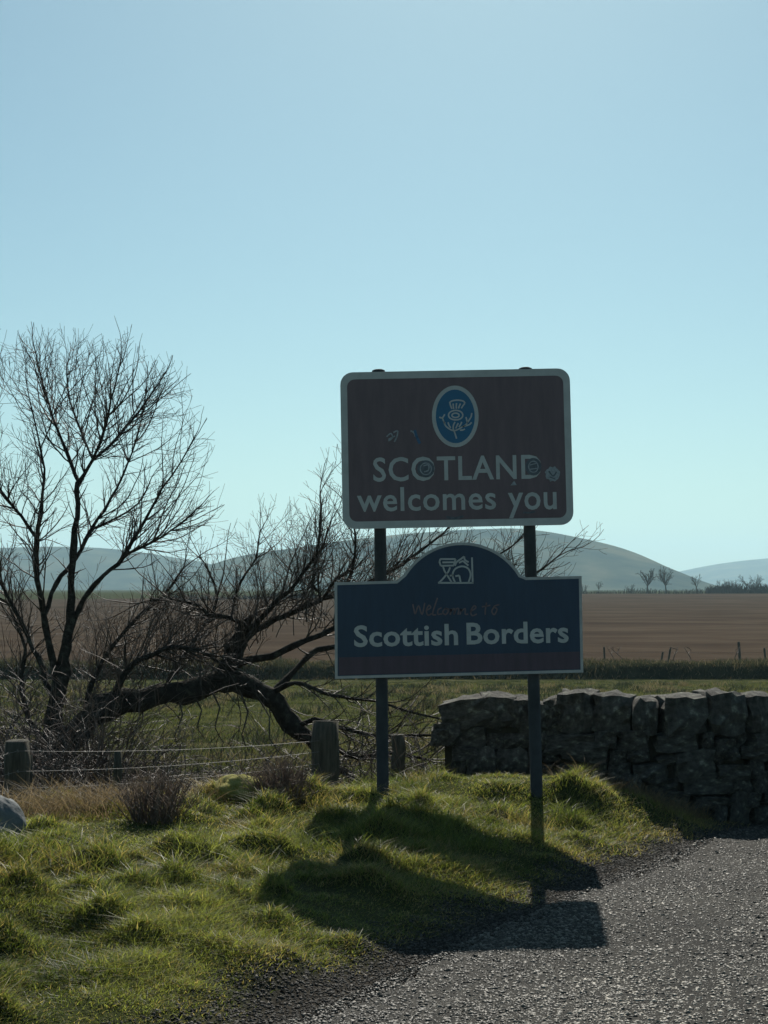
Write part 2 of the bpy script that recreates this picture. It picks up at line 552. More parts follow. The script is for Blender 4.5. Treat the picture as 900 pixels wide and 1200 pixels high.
def ribbon(name, strokes, y, mat, parent, th=0.0012):
    """flat printed strokes: list of (points in local u,w; width)"""
    v, f = [], []
    for pts, wd in strokes:
        P = [Vector(p) for p in pts]
        if len(P) > 2:                                   # smooth
            Q = []
            for i in range(len(P) - 1):
                p0, p1, p2, p3 = P[max(i - 1, 0)], P[i], P[i + 1], P[min(i + 2, len(P) - 1)]
                for t in (0, 0.25, 0.5, 0.75):
                    Q.append(0.5 * ((2 * p1) + (p2 - p0) * t + (2 * p0 - 5 * p1 + 4 * p2 - p3) * t * t + (3 * p1 - p0 - 3 * p2 + p3) * t ** 3))
            Q.append(P[-1])
            P = Q
        b = len(v)
        for i, p in enumerate(P):
            d = (P[min(i + 1, len(P) - 1)] - P[max(i - 1, 0)])
            d = d.normalized() if d.length > 1e-9 else Vector((1, 0))
            nrm = Vector((-d.y, d.x)) * wd / 2
            for q in (p + nrm, p - nrm):
                v.append((q.x, y, q.y))
            for q in (p + nrm, p - nrm):
                v.append((q.x, y + th, q.y))
        for i in range(len(P) - 1):
            a = b + 4 * i
            f += [(a, a + 1, a + 5, a + 4), (a, a + 4, a + 6, a + 2), (a + 1, a + 3, a + 7, a + 5)]
    return link(name, mesh_from(name, v, f), mat, parent)

def lettering(name, text, box, y, mat, parent, bold=0.0, space=1.0, key='cap'):
    """text fitted into box (px0, px1, baseline py, cap height px)"""
    px0, px1, pyb, cap = box
    cu = bpy.data.curves.new('t', 'FONT')
    cu.body = text
    cu.size = 1.0
    cu.offset = bold
    cu.space_character = space
    cu.resolution_u = 3
    cu.extrude = 0.001
    o = bpy.data.objects.new('t', cu)
    col.objects.link(o)
    dg = bpy.context.evaluated_depsgraph_get()
    me = bpy.data.meshes.new_from_object(o.evaluated_get(dg))
    bpy.data.objects.remove(o)
    n = len(me.vertices)
    c = np.zeros(n * 3, np.float32)
    me.vertices.foreach_get('co', c)
    c = c.reshape(-1, 3)
    x0, x1 = c[:, 0].min(), c[:, 0].max()
    top = c[:, 1].max()
    u0, w0 = loc(px0, pyb)
    u1, _ = loc(px1, pyb)
    out = np.zeros_like(c)
    out[:, 0] = u0 + (c[:, 0] - x0) / (x1 - x0) * (u1 - u0)
    out[:, 2] = w0 + c[:, 1] / top * cap * PX
    out[:, 1] = y + (c[:, 2] < 0) * 0.001
    me.vertices.foreach_set('co', out.ravel())
    me.name = name
    me.update()
    return link(name, me, mat, parent)

# upper panel
c1 = loc(535, 525.5)
W1, H1 = 271 * PX, 185 * PX
outer = rrect(c1[0], c1[1], W1, H1, 0.09)
inner = rrect(c1[0], c1[1], W1 - 16 * PX, H1 - 17 * PX, 0.055)
up = prism('upper_panel', inner, -0.002, 0.006, M['brown'], sign)
tag(up, 'brown panel with white border reading SCOTLAND welcomes you')
frame('border', outer, inner, -0.004, 0.012, M['white'], up)
lettering('lettering', 'SCOTLAND', (437.5, 635, 564, 28), -0.0045, M['white'], up, 0.013, 1.06)
lettering('lettering', 'welcomes', (418.5, 581.5, 599.3, 27.5), -0.0045, M['white'], up, 0.013, 1.06)
lettering('lettering', 'you', (595.5, 652.5, 597.2, 20.0), -0.0045, M['white'], up, 0.013, 1.06)
eu, ew = loc(533.5, 488)
def ell(cx, cz, rx_, rz_, n=40):
    return [(cx + rx_ * math.cos(2 * math.pi * k / n), cz + rz_ * math.sin(2 * math.pi * k / n)) for k in range(n)]
em = prism('emblem', ell(eu, ew, 23 * PX, 31.8 * PX), -0.0042, -0.001, M['blue'], up)
tag(em, 'blue oval with a white outlined thistle')
frame('ring', ell(eu, ew, 27.5 * PX, 36.5 * PX), ell(eu, ew, 23 * PX, 31.8 * PX), -0.005, -0.001, M['white'], up)
def zz(pts, ox, oy, k):
    return [loc(ox + x * k, oy + y * k) for x, y in pts]
def ezoom(cx, cy, rx_, ry_, n=14):
    return [(cx + rx_ * math.cos(2 * math.pi * k / n), cy + ry_ * math.sin(2 * math.pi * k / n)) for k in range(n + 1)]
thistle = [[(365, 325), (395, 300), (460, 290), (525, 300), (550, 325)], [(372, 325), (382, 360), (396, 392)], [(410, 330), (412, 362), (416, 394)], [(450, 325), (446, 360), (448, 390)],
           [(497, 330), (482, 360), (472, 388)], [(547, 328), (525, 355), (506, 386)], ezoom(440, 466, 84, 56), ezoom(438, 468, 42, 26),
           [(300, 540), (330, 600), (420, 648), (520, 602), (572, 560), (560, 488)], [(572, 560), (618, 490), (628, 440)], [(520, 602), (596, 578), (626, 550)],
           [(248, 490), (284, 497), (312, 455)], [(284, 497), (300, 540), (318, 562)], [(350, 550), (362, 585), (382, 615)], [(432, 545), (412, 590), (412, 640)],
           [(470, 560), (455, 590), (440, 622)], [(510, 545), (498, 575), (478, 605)], [(490, 642), (520, 640), (548, 628)], [(420, 648), (438, 700), (450, 742)]]
ribbon('thistle', [(zz(s, 490, 440, 0.1), 1.7 * PX) for s in thistle], -0.0052, M['white'], em)
# stickers and scuffs on the upper panel
def disc(name, px, py, r, mat, parent, y=-0.0062, wob=0.0, n=20, sq=1.0):
    u, w = loc(px, py)
    o = [(u + r * PX * (1 + wob * math.sin(k * 2.3)) * math.cos(2 * math.pi * k / n), w + sq * r * PX * (1 + wob * math.cos(k * 3.1)) * math.sin(2 * math.pi * k / n)) for k in range(n)]
    return prism(name, o, y, y + 0.0015, mat, parent)
st = disc('sticker', 499, 549.5, 10.2, M['sticker'], up)
ribbon('print', [(zz(ezoom(499, 549.5, 6.5, 6.8), 0, 0, 1), 1.3 * PX), (zz([(496, 546), (502, 545), (502, 551), (497, 553)], 0, 0, 1), 1.4 * PX)], -0.0072, M['pale_mark'], st)
st = disc('sticker', 625, 547, 9.5, M['sticker'], up, sq=1.1)
ribbon('print', [(zz(ezoom(625, 547, 5.5, 6.5), 0, 0, 1), 1.2 * PX), (zz([(621, 545), (629, 543)], 0, 0, 1), 1.2 * PX), (zz([(621, 550), (629, 549)], 0, 0, 1), 1.2 * PX)], -0.0072, M['pale_mark'], st)
st = disc('sticker', 647.5, 555.5, 8.6, M['pale_mark'], up, wob=0.12)
ribbon('print', [(zz([(643, 552), (648, 558), (652, 553)], 0, 0, 1), 1.6 * PX), (zz([(644, 559), (650, 561)], 0, 0, 1), 1.3 * PX)], -0.0072, M['sticker'], st)
tri = [loc(598, 569), loc(605.5, 568.6), loc(602.5, 563.5)]
prism('sticker', tri[::-1], -0.0062, -0.0048, M['pale_mark'], up)
ribbon('scuff', [(zz([(453, 512), (458, 508), (460, 513), (455, 517)], 0, 0, 1), 1.6 * PX), (zz([(461, 507), (466, 505), (465, 512), (462, 518)], 0, 0, 1), 1.7 * PX), (zz([(455, 515), (463, 511)], 0, 0, 1), 1.5 * PX)], -0.0062, M['pale_mark'], up)
ribbon('scuff', [(zz([(481, 505), (485, 507), (487, 512)], 0, 0, 1), 2.0 * PX)], -0.0062, M['pale_mark'], up)
ribbon('scuff', [(zz([(486, 504), (488, 511), (492, 520)], 0, 0, 1), 3.2 * PX)], -0.0064, M['blue_mark'], up)
ribbon('scuff', [(zz([(523, 606), (533, 607.5), (543, 605)], 0, 0, 1), 3.0 * PX)], -0.0062, M['sticker'], up)
ribbon('scuff', [(zz([(613, 600.5), (620, 601), (627, 599.5)], 0, 0, 1), 2.0 * PX)], -0.0066, M['sticker'], up)

# lower panel with its arch
def arched(inset):
    i = inset
    pts = [(392.5 + i, 795.5 - i), (683.5 - i, 788 - i), (681.5 - i, 675 + i)]
    pts += [(617 - i * 0.2, 676.5 + i)]
    cx, cy = 541.5, 716.0
    for k in range(0, 23):
        a = math.radians(31 + (148 - 31) * k / 22)
        r = 80.5 - i
        pts.append((cx + r * math.cos(a), cy - r * math.sin(a)))
    pts += [(465 + i * 0.2, 680.5 + i), (392 + i, 682.5 + i)]
    return [loc(*p) for p in pts]
lo_in = arched(3.2)
low = prism('lower_panel', lo_in, -0.002, 0.006, M['navy'], sign)
tag(low, 'arched navy panel with maroon foot band reading Welcome to Scottish Borders')
frame('border', arched(0), lo_in, -0.004, 0.012, M['dull_white'], low)
band = [loc(397, 770.5), loc(397, 791.2), loc(679.4, 783.9), loc(679.4, 763.5)]
prism('foot_band', band, -0.0032, -0.0015, M['maroon'], low)
lettering('lettering', 'Scottish', (415, 537, 757.5, 24.5), -0.0045, M['white'], low, 0.022, 1.03)
lettering('lettering', 'Borders', (547, 666.5, 754.5, 24.5), -0.0045, M['white'], low, 0.022, 1.03)
K = 130 / 900.0
wel = [[(95, 470), (104, 512), (115, 550), (142, 482), (170, 556), (192, 460)], [(205, 522), (240, 500), (226, 480), (205, 520), (218, 560), (250, 546)],
       [(295, 420), (262, 520), (258, 556), (285, 556)], [(328, 500), (300, 518), (300, 552), (334, 548)], [(358, 505), (338, 535), (360, 556), (384, 525), (358, 505), (392, 512)],
       [(398, 558), (408, 508), (400, 530), (432, 505), (430, 556), (446, 512), (468, 508), (462, 556)], [(478, 556), (490, 508), (486, 530), (520, 506), (520, 550), (545, 552)],
       [(562, 530), (606, 502), (592, 484), (564, 528), (578, 564), (614, 550)], [(694, 458), (684, 510), (682, 556)], [(655, 492), (690, 486), (724, 480)],
       [(756, 490), (736, 528), (756, 556), (778, 512), (752, 490), (796, 474)]]
ribbon('script_lettering', [(zz(s, 470, 640, K), 1.7 * PX) for s in wel], -0.0042, M['script'], low)
logo = [[(312, 122), (320, 104)], [(318, 105), (442, 105)], [(442, 105), (428, 157)], [(428, 157), (322, 160)], [(322, 160), (310, 124)], [(335, 132), (428, 131)],
        [(340, 162), (352, 200), (372, 232), (412, 296)], [(398, 172), (380, 212), (342, 262), (308, 296)], [(300, 298), (588, 298)], [(575, 92), (581, 300)],
        [(440, 298), (418, 240), (436, 188), (490, 164), (542, 180), (564, 232), (546, 296)], [(440, 244), (472, 238)], [(472, 238), (484, 296)], [(395, 240), (425, 236)],
        [(436, 160), (452, 128), (480, 108), (512, 84)], [(512, 84), (518, 112), (548, 130)], [(470, 136), (500, 122), (520, 136), (546, 158)]]
tag(ribbon('emblem', [(zz(s, 470, 640, K), 2.0 * PX) for s in logo], -0.0042, M['white'], low), 'white outlined horse and rider emblem')

# posts behind the panels
def tube_mesh(name, pts, radii, sides=10, cap=True):
    tb = Tubes()
    tb.add(pts, radii, sides, cap)
    return tb.mesh(name)
class Tubes:
    def __init__(self):
        self.v, self.f3, self.n = [], [], 0
        self.f = []
    def add(self, pts, radii, sides=4, cap=True):
        P = np.asarray(pts, float)
        R = np.asarray(radii, float)
        n = len(P)
        T = np.gradient(P, axis=0)
        T /= np.linalg.norm(T, axis=1)[:, None] + 1e-12
        ref = np.array([0.31, 0.52, 0.79])
        if abs(T[0] @ ref) > 0.9:
            ref = np.array([0.9, -0.3, 0.1])
        A = np.cross(T, ref)
        A /= np.linalg.norm(A, axis=1)[:, None] + 1e-12
        B = np.cross(T, A)
        a = np.arange(sides) * 2 * math.pi / sides
        ring = P[:, None, :] + R[:, None, None] * (A[:, None, :] * np.cos(a)[None, :, None] + B[:, None, :] * np.sin(a)[None, :, None])
        b = self.n
        self.v.append(ring.reshape(-1, 3))
        i = np.arange(n - 1)[:, None] * sides
        k = np.arange(sides)[None, :]
        k2 = (k + 1) % sides
        q = np.stack([b + i + k, b + i + k2, b + i + sides + k2, b + i + sides + k], -1).reshape(-1, 4)
        self.f.append(q)
        if cap:
            for end in (0, n - 1):
                self.f3.append([b + end * sides + j for j in range(sides)])
        self.n += n * sides
    def mesh(self, name, smooth=True):
        V = np.concatenate(self.v)
        Q = np.concatenate(self.f)
        if not self.f3:
            return mesh_np(name, V, Q, smooth)
        me = bpy.data.meshes.new(name)
        me.from_pydata(V.tolist(), [], Q.tolist() + self.f3)
        me.polygons.foreach_set('use_smooth', [smooth] * len(me.polygons))
        me.update()
        return me

for (tx, ty, bx, by) in ((443.5, 433.5, 448.5, 935), (616.5, 431, 630, 935)):
    u0, w0 = loc(tx, ty)
    u1, w1 = loc(bx, by)
    p = link('post', tube_mesh('post', [(u1, 0.06, w1 - 0.15), (u1 + (u0 - u1) * 0.5, 0.06, (w0 + w1 - 0.15) / 2), (u0, 0.06, w0)], [0.043] * 3, 14), M['post'], sign)
    link('cap', tube_mesh('cap', [(u0, 0.06, w0 - 0.02), (u0, 0.06, w0 + 0.004), (u0, 0.06, w0 + 0.012)], [0.0475, 0.0475, 0.03], 14), M['post'], p)
    for py in (470, 590, 700, 770):
        u, w = loc(tx + (bx - tx) * (py - ty) / (by - ty), py)
        bm_ = box_mesh('clip', (u - 0.055, 0.0125, w - 0.02), (u + 0.055, 0.108, w + 0.02))
        link('clip', bm_, M['alu'], p)
for (pxa, pxb, py) in ((405, 665, 470), (405, 665, 590), (402, 676, 700), (402, 676, 770)):
    u0, w0 = loc(pxa, py + 2)
    u1, w1 = loc(pxb, py - 2)
    bm_ = box_mesh('rail', (u0, 0.0065, (w0 + w1) / 2 - 0.012), (u1, 0.018, (w0 + w1) / 2 + 0.012))
    link('rail', bm_, M['alu'], up if py < 640 else low)

# ------------------------------------------------------------------ trees
def rnd_perp(d):
    a = Vector((random.gauss(0, 1), random.gauss(0, 1), random.gauss(0, 1)))
    a = a - a.dot(d) * d
    return a.normalized()

def smooth_poly(P, R, step):
    """Catmull-Rom through points"""
    P = [Vector(p) for p in P]
    Q, S_ = [], []
    for i in range(len(P) - 1):
        p0, p1, p2, p3 = P[max(i - 1, 0)], P[i], P[i + 1], P[min(i + 2, len(P) - 1)]
        n = max(2, int((p2 - p1).length / step))
        for k in range(n):
            t = k / n
            Q.append(0.5 * ((2 * p1) + (p2 - p0) * t + (2 * p0 - 5 * p1 + 4 * p2 - p3) * t * t + (3 * p1 - p0 - 3 * p2 + p3) * t ** 3))
            S_.append(R[i] * (1 - t) + R[i + 1] * t)
    Q.append(P[-1])
    S_.append(R[-1])
    return Q, S_

ENV = None                       # (centre, radii) of the crown that is growing, in tree space
def grow(tb, p, d, Ln, r, lvl, up_=0.25, kids=1.0, wob=0.2, r_min=0.0023, step=0.075):
    """a branch with its own side shoots, down to fine twigs"""
    n = max(3, int(Ln / step))
    seg = Ln / n
    pts, rad = [p.copy()], [r]
    q, dd = p.copy(), d.normalized()
    side = 1 if random.random() < 0.5 else -1
    fuzz = random.uniform(.86, 1.12)
    for i in range(n):
        dd = (dd + rnd_perp(dd) * wob + Vector((0, 0, up_ * 0.22))).normalized()
        q = q + dd * seg
        if ENV is not None:
            e = q - ENV[0]
            if (e.x / ENV[1][0]) ** 2 + (e.y / ENV[1][1]) ** 2 + (e.z / ENV[1][2]) ** 2 > fuzz:
                break
        pts.append(q.copy())
        t = (i + 1) / n
        rad.append(max(r_min * 0.75, r * (1 - 0.72 * t)))
        if lvl > 0 and t > 0.14 and t < 0.97 and random.random() < kids * seg / 0.115:
            side = -side
            ax = (rnd_perp(dd) + 0.4 * side * dd.cross(Vector((0, 1, 0)))).normalized()
            ang = random.uniform(0.5, 0.95)
            cd = (dd * math.cos(ang) + ax * math.sin(ang)).normalized()
            cl = Ln * random.uniform(0.3, 0.62) * (1.08 - 0.6 * t)
            if cl > 0.07:
                grow(tb, q, cd, cl, max(r_min, rad[-1] * random.uniform(0.5, 0.72)), lvl - 1, up_, kids, wob, r_min, step)
    if len(pts) < 2:
        return
    tb.add([tuple(v) for v in pts], rad, 6 if r > 0.02 else (4 if r > 0.007 else 3), False)

class Tree:
    def __init__(self, name, base, label, Y, trunk_mat, twig_mat, gain=1.3, kids=1.45, more=2.1, subs=0):
        self.root = empty(name, base)
        tag(self.root, label, 'tree')
        self.tw = Tubes()
        self.gain, self.kids, self.more, self.subs = gain, kids, more, subs
        self.Y, self.base, self.tm, self.wm = Y, Vector(base), trunk_mat, twig_mat
    def limb(self, name, trace, shoots=0, length=0.6, lvl=2, t0=0.15, up_=0.3, kids=1.0, tip=True, rough=0.17, lateral=None):
        """trace: (px, py, depth offset, radius px)"""
        P, R = [], []
        for px, py, dy, rp in trace:
            Y = self.Y + dy
            P.append(at(px, py, Y))
            R.append(max(0.003, rp * (1 if rp > 8 else 0.74) * Y / F))
        Q, S_ = smooth_poly(P, R, 0.10)
        Q = [q + Vector((random.gauss(0, 1), random.gauss(0, 1), random.gauss(0, 1))) * min(0.012, s * 0.28) for q, s in zip(Q, S_)]
        S_ = [s * (1 + random.uniform(-rough, rough)) for s in S_]
        tb = Tubes()
        tb.add([tuple(q - self.base) for q in Q], S_, 10 if max(S_) > 0.05 else 7, True)
        link(name, tb.mesh(name), self.tm if max(S_) > 0.012 else self.wm, self.root)
        m = len(Q)
        length *= self.gain
        kids *= self.kids
        if length < .4:
            shoots = shoots // 2
        shoots = int(shoots * self.more)
        for k in range(shoots):
            t = t0 + (1 - t0) * (k + random.random()) / max(1, shoots)
            i = min(m - 2, int(t * (m - 1)))
            d = (Q[i + 1] - Q[i]).normalized()
            ax = rnd_perp(d)
            if lateral is not None:
                ax = (ax + Vector(lateral)).normalized()
            ang = random.uniform(0.55, 1.05)
            cd = (d * math.cos(ang) + ax * math.sin(ang)).normalized()
            grow(self.tw, Q[i] - self.base, cd, length * random.uniform(0.5, 1.15) * (1.1 - 0.45 * t), max(0.0036, min(0.0085, S_[i] * 0.45)), lvl, up_, kids)
        for k in range(self.subs if m > 8 and not name == 'trunk' else 0):
            i = int(m * random.uniform(.25, .9))
            d = (Q[min(i + 1, m - 1)] - Q[i - 1]).normalized()
            cd = (d + rnd_perp(d) * random.uniform(.5, .95)).normalized()
            grow(self.tw, Q[i] - self.base, cd, random.uniform(.6, 1.05), min(.009, S_[i] * .7), 3, .35, .8, .12)
        if tip:
            d = (Q[-1] - Q[-3]).normalized()
            for _ in range(2):
                grow(self.tw, Q[-1] - self.base, (d + rnd_perp(d) * 0.25).normalized(), length * random.uniform(0.6, 1.0), max(0.0036, min(.008, S_[-1] * 0.9)), lvl, up_, kids)
    def done(self):
        return tag(link('twigs', self.tw.mesh('twigs', True), self.wm, self.root), kind='stuff')

TY = 14.0
b0 = at(66, 880, TY)
gz = h1(b0.x, TY)
T1 = Tree('bare_tree', (b0.x, TY, gz), 'upright bare tree with several stems and fine twigs at the left edge', TY, M['bark'], M['twig'], 1.0, 1.6, 2.6, 10)
cc = at(66, 572, TY)
ENV = (cc - Vector(T1.base), (200 * TY / F, 1.8, 208 * TY / F))
T1.limb('trunk', [(64, 915, 0, 13), (62, 860, 0, 11), (70, 800, 0, 9.5), (80, 745, 0, 7.5), (83, 700, 0, 5.6), (85, 650, 0, 5.2), (90, 605, .02, 4.6), (92, 566, .05, 4.2)], 5, 0.4, 2, 0.45, 0.3, tip=False)
T1.limb('limb', [(92, 566, .05, 3.4), (78, 530, .15, 2.8), (66, 500, .2, 2.4), (58, 475, .3, 2.0), (48, 440, .3, 1.4), (40, 405, .35, 0.8)], 13, 0.62, 2, 0.1)
T1.limb('limb', [(92, 566, .05, 3.4), (108, 540, -.1, 2.8), (122, 505, -.2, 2.2), (130, 470, -.25, 1.6), (140, 430, -.3, 1.0)], 13, 0.6, 2, 0.12)
T1.limb('limb', [(108, 540, -.1, 2.2), (128, 522, .1, 2.0), (150, 498, .2, 1.6), (172, 470, .3, 1.3), (195, 435, .35, 0.9)], 12, 0.6, 2, 0.12)
T1.limb('limb', [(108, 538, -.1, 2.0), (95, 505, .2, 1.6), (82, 470, .35, 1.3), (78, 430, .4, 0.9)], 12, 0.6, 2, 0.12)
T1.limb('limb', [(69, 808, 0, 7), (60, 765, -.05, 6.2), (52, 718, -.1, 5.4), (44, 680, -.15, 4.4), (43, 635, -.2, 3.8), (48, 590, -.2, 2.6), (52, 550, -.25, 1.8), (42, 500, -.3, 1.2), (32, 455, -.3, 0.8)], 14, 0.6, 2, 0.35)
T1.limb('limb', [(43, 632, -.2, 2.8), (25, 605, -.35, 2.2), (2, 575, -.5, 1.8), (-20, 530, -.6, 1.2), (-25, 480, -.6, 0.8)], 14, 0.65, 2, 0.12)
T1.limb('limb', [(52, 722, -.1, 4.2), (60, 695, .02, 4.0), (72, 675, .15, 3.8), (88, 655, .25, 3.6), (107, 620, .3, 2.8), (130, 585, .35, 2.2), (150, 542, .4, 1.6), (165, 495, .45, 1.2), (172, 450, .5, 0.8)], 15, 0.6, 2, 0.35)
T1.limb('limb', [(107, 620, .3, 2.0), (135, 608, .2, 1.6), (162, 590, .1, 1.3), (178, 560, .05, 0.9)], 8, 0.5, 2, 0.15)
T1.limb('limb', [(80, 742, 0, 5), (88, 722, 0, 4.6), (100, 700, .0, 4.2), (122, 676, -.1, 3.8), (146, 650, -.2, 3.2), (170, 610, -.25, 2.3), (190, 572, -.3, 1.8), (212, 542, -.35, 1.3), (232, 505, -.4, 0.8)], 14, 0.55, 2, 0.4)
T1.limb('limb', [(146, 650, -.2, 2.4), (178, 635, -.3, 1.9), (210, 615, -.35, 1.5), (238, 590, -.4, 0.9)], 10, 0.45, 2, 0.2)
T1.limb('limb', [(66, 822, 0, 6), (50, 785, .15, 5), (33, 745, .3, 4), (10, 700, .4, 3), (-15, 650, .4, 2), (-30, 600, .4, 1.2)], 13, 0.6, 2, 0.25)
T1.done()
ENV = None

FY = 14.6
fb = at(30, 905, FY - 0.6)
T2 = Tree('fallen_tree', (fb.x, FY - 0.6, h1(fb.x, FY - 0.6)), 'toppled bare tree with a thick arching trunk sprawling across behind the fence', FY, M['bark'], M['twig'], 1.2, 1.45, 2.1, 2)
T2.limb('trunk', [(-40, 925, -.7, 19), (10, 905, -.65, 18), (50, 885, -.6, 17), (88, 858, -.5, 17), (118, 832, -.4, 16), (150, 822, -.3, 14), (185, 816, -.2, 13), (228, 808, -.1, 13), (262, 797, 0, 14), (292, 806, 0, 12), (318, 815, .05, 11), (338, 848, .1, 11), (362, 868, .1, 9), (388, 890, .2, 7), (415, 912, .3, 5), (440, 925, .4, 4)], 22, 0.6, 2, 0.1, 0.35, 0.8, tip=False)
T2.limb('limb', [(262, 798, 0, 13), (272, 772, .05, 12), (281, 748, .1, 10), (286, 733, .1, 8), (296, 722, .15, 4)], 3, 0.4, 2, 0.3, tip=False)
T2.limb('limb', [(280, 745, .1, 5.5), (299, 731, 0, 5), (318, 711, -.1, 4.2), (340, 693, -.15, 3.4), (356, 671, -.2, 2.8), (371, 648, -.25, 2.3), (376, 612, -.3, 1.8), (375, 580, -.3, 1.0)], 15, 0.5, 2, 0.3)
T2.limb('limb', [(277, 758, .08, 7), (300, 740, .3, 6), (323, 727, .4, 5.4), (356, 711, .5, 4.8), (390, 698, .6, 4.2), (430, 684, .7, 3.2), (480, 655, .8, 2.2), (520, 625, .8, 1.4)], 20, 0.6, 2, 0.25)
T2.limb('limb', [(356, 711, .5, 3.2), (376, 704, .4, 3), (368, 686, .35, 2.6), (369, 661, .3, 2.2), (378, 640, .3, 1.6), (388, 610, .3, 1.1)], 10, 0.45, 2, 0.3)
T2.limb('limb', [(376, 704, .4, 3), (396, 678, .3, 2.6), (413, 664, .2, 2.3), (417, 628, .2, 1.8), (410, 600, .2, 1.2)], 10, 0.5, 2, 0.2)
T2.limb('limb', [(268, 786, 0.02, 7.5), (290, 776, .0, 6.5), (318, 768, -.1, 6), (359, 750, -.2, 5.2), (392, 735, -.2, 4.6), (440, 712, -.2, 3.6), (500, 690, -.1, 2.8), (560, 665, 0, 2.0), (600, 640, 0, 1.4)], 20, 0.6, 2, 0.25)
T2.limb('limb', [(316, 814, .05, 6.5), (334, 796, .15, 5.5), (352, 777, .3, 5), (371, 763, .4, 5), (395, 757, .5, 4.4), (450, 745, .6, 3.4), (530, 725, .7, 2.8), (600, 690, .7, 2.2), (650, 655, .7, 1.4)], 22, 0.6, 2, 0.25)
T2.limb('limb', [(286, 733, .1, 4), (270, 724, 0, 3.6), (246, 719, -.1, 3.2), (232, 709, -.1, 2.6), (200, 702, -.2, 2.0), (165, 706, -.2, 1.5)], 14, 0.5, 2, 0.2)
T2.limb('limb', [(272, 722, .1, 2.4), (277, 694, .1, 2.2), (287, 672, .15, 1.8), (300, 655, .2, 1.4), (304, 625, .2, 0.9)], 9, 0.4, 2, 0.2)
T2.limb('limb', [(128, 830, -.3, 6), (140, 800, -.4, 5.4), (156, 779, -.45, 4.8), (180, 765, -.5, 4.2), (206, 759, -.5, 3.8), (232, 762, -.5, 3.2), (256, 776, -.5, 2.4)], 16, 0.6, 2, 0.2)
T2.limb('limb', [(100, 845, -.4, 5), (108, 800, -.3, 4), (130, 760, -.2, 3.2), (160, 725, -.1, 2.6), (190, 700, 0, 2), (215, 665, 0, 1.4)], 15, 0.55, 2, 0.2)
T2.limb('limb', [(318, 812, .05, 5), (345, 800, -.2, 3.4), (390, 815, -.3, 2.8), (440, 822, -.3, 2.4), (480, 835, -.3, 2), (515, 842, -.3, 1.3)], 12, 0.4, 2, 0.2)
T2.limb('limb', [(345, 852, .1, 5), (368, 842, 0, 4), (400, 852, -.1, 3.4), (440, 862, -.1, 2.8), (490, 862, -.1, 2.2), (520, 862, -.1, 1.4)], 12, 0.4, 2, 0.2)
T2.limb('limb', [(365, 866, .1, 5), (392, 876, .1, 4.2), (420, 888, .1, 3.6), (450, 882, .2, 2.8), (500, 890, .2, 2)], 10, 0.4, 2, 0.2)
T2.limb('limb', [(60, 880, -.5, 6), (35, 845, -.4, 5), (25, 800, -.3, 4), (30, 760, -.2, 3), (15, 720, -.2, 2)], 16, 0.6, 2, 0.15)
T2.limb('limb', [(190, 812, -.2, 4.5), (205, 785, 0, 3.6), (235, 740, .2, 2.8), (255, 700, .3, 2.2), (240, 660, .3, 1.4)], 14, 0.5, 2, 0.2)
for (px, py, ex, ey) in ((205, 820, 212, 880), (245, 812, 262, 870), (280, 815, 292, 880), (165, 830, 150, 880), (225, 818, 240, 865), (300, 820, 330, 885)):
    T2.limb('limb', [(px, py - 6, -.15, 1.5), (px * .7 + ex * .3 + 7, py * .7 + ey * .3, -.3, 1.3), (px * .3 + ex * .7 - 5, py * .3 + ey * .7, -.4, 1.0), (ex, ey, -.3, .6)], 4, 0.3, 1, 0.2, 0.1, tip=False)
for k in range(170):                                        # upright suckers along the fallen trunk
    px = random.uniform(95, 420)
    py = float(np.interp(px, [90, 130, 270, 300, 420], [850, 815, 790, 745, 720])) + random.uniform(-30, 12)
    p = at(px, py, FY + random.uniform(-.5, .6))
    grow(T2.tw, p - T2.base, Vector((random.gauss(0, .35), random.gauss(0, .3), 1)).normalized(), random.uniform(.45, 1.15), random.uniform(.004, .007), 2, .15, .9)
for k in range(130):                                        # thin shoots filling in behind the gap between the panels
    px = random.uniform(420, 640)
    p = at(px, random.uniform(680, 730), FY + random.uniform(.3, .9))
    grow(T2.tw, p - T2.base, Vector((random.gauss(.1, .8), random.gauss(0, .3), 1)).normalized(), random.uniform(.4, .85), random.uniform(.004, .007), 2, .1, .9)
for k in range(45):                                        # low tangle between the thick fence post and the wall
    p = at(random.uniform(395, 505), random.uniform(830, 900), FY + random.uniform(-.9, .5))
    grow(T2.tw, p - T2.base, Vector((random.gauss(.2, .9), random.gauss(0, .3), random.uniform(-.1, .8))).normalized(), random.uniform(.3, .75), random.uniform(.004, .008), 2, .05, .7)
T2.done()

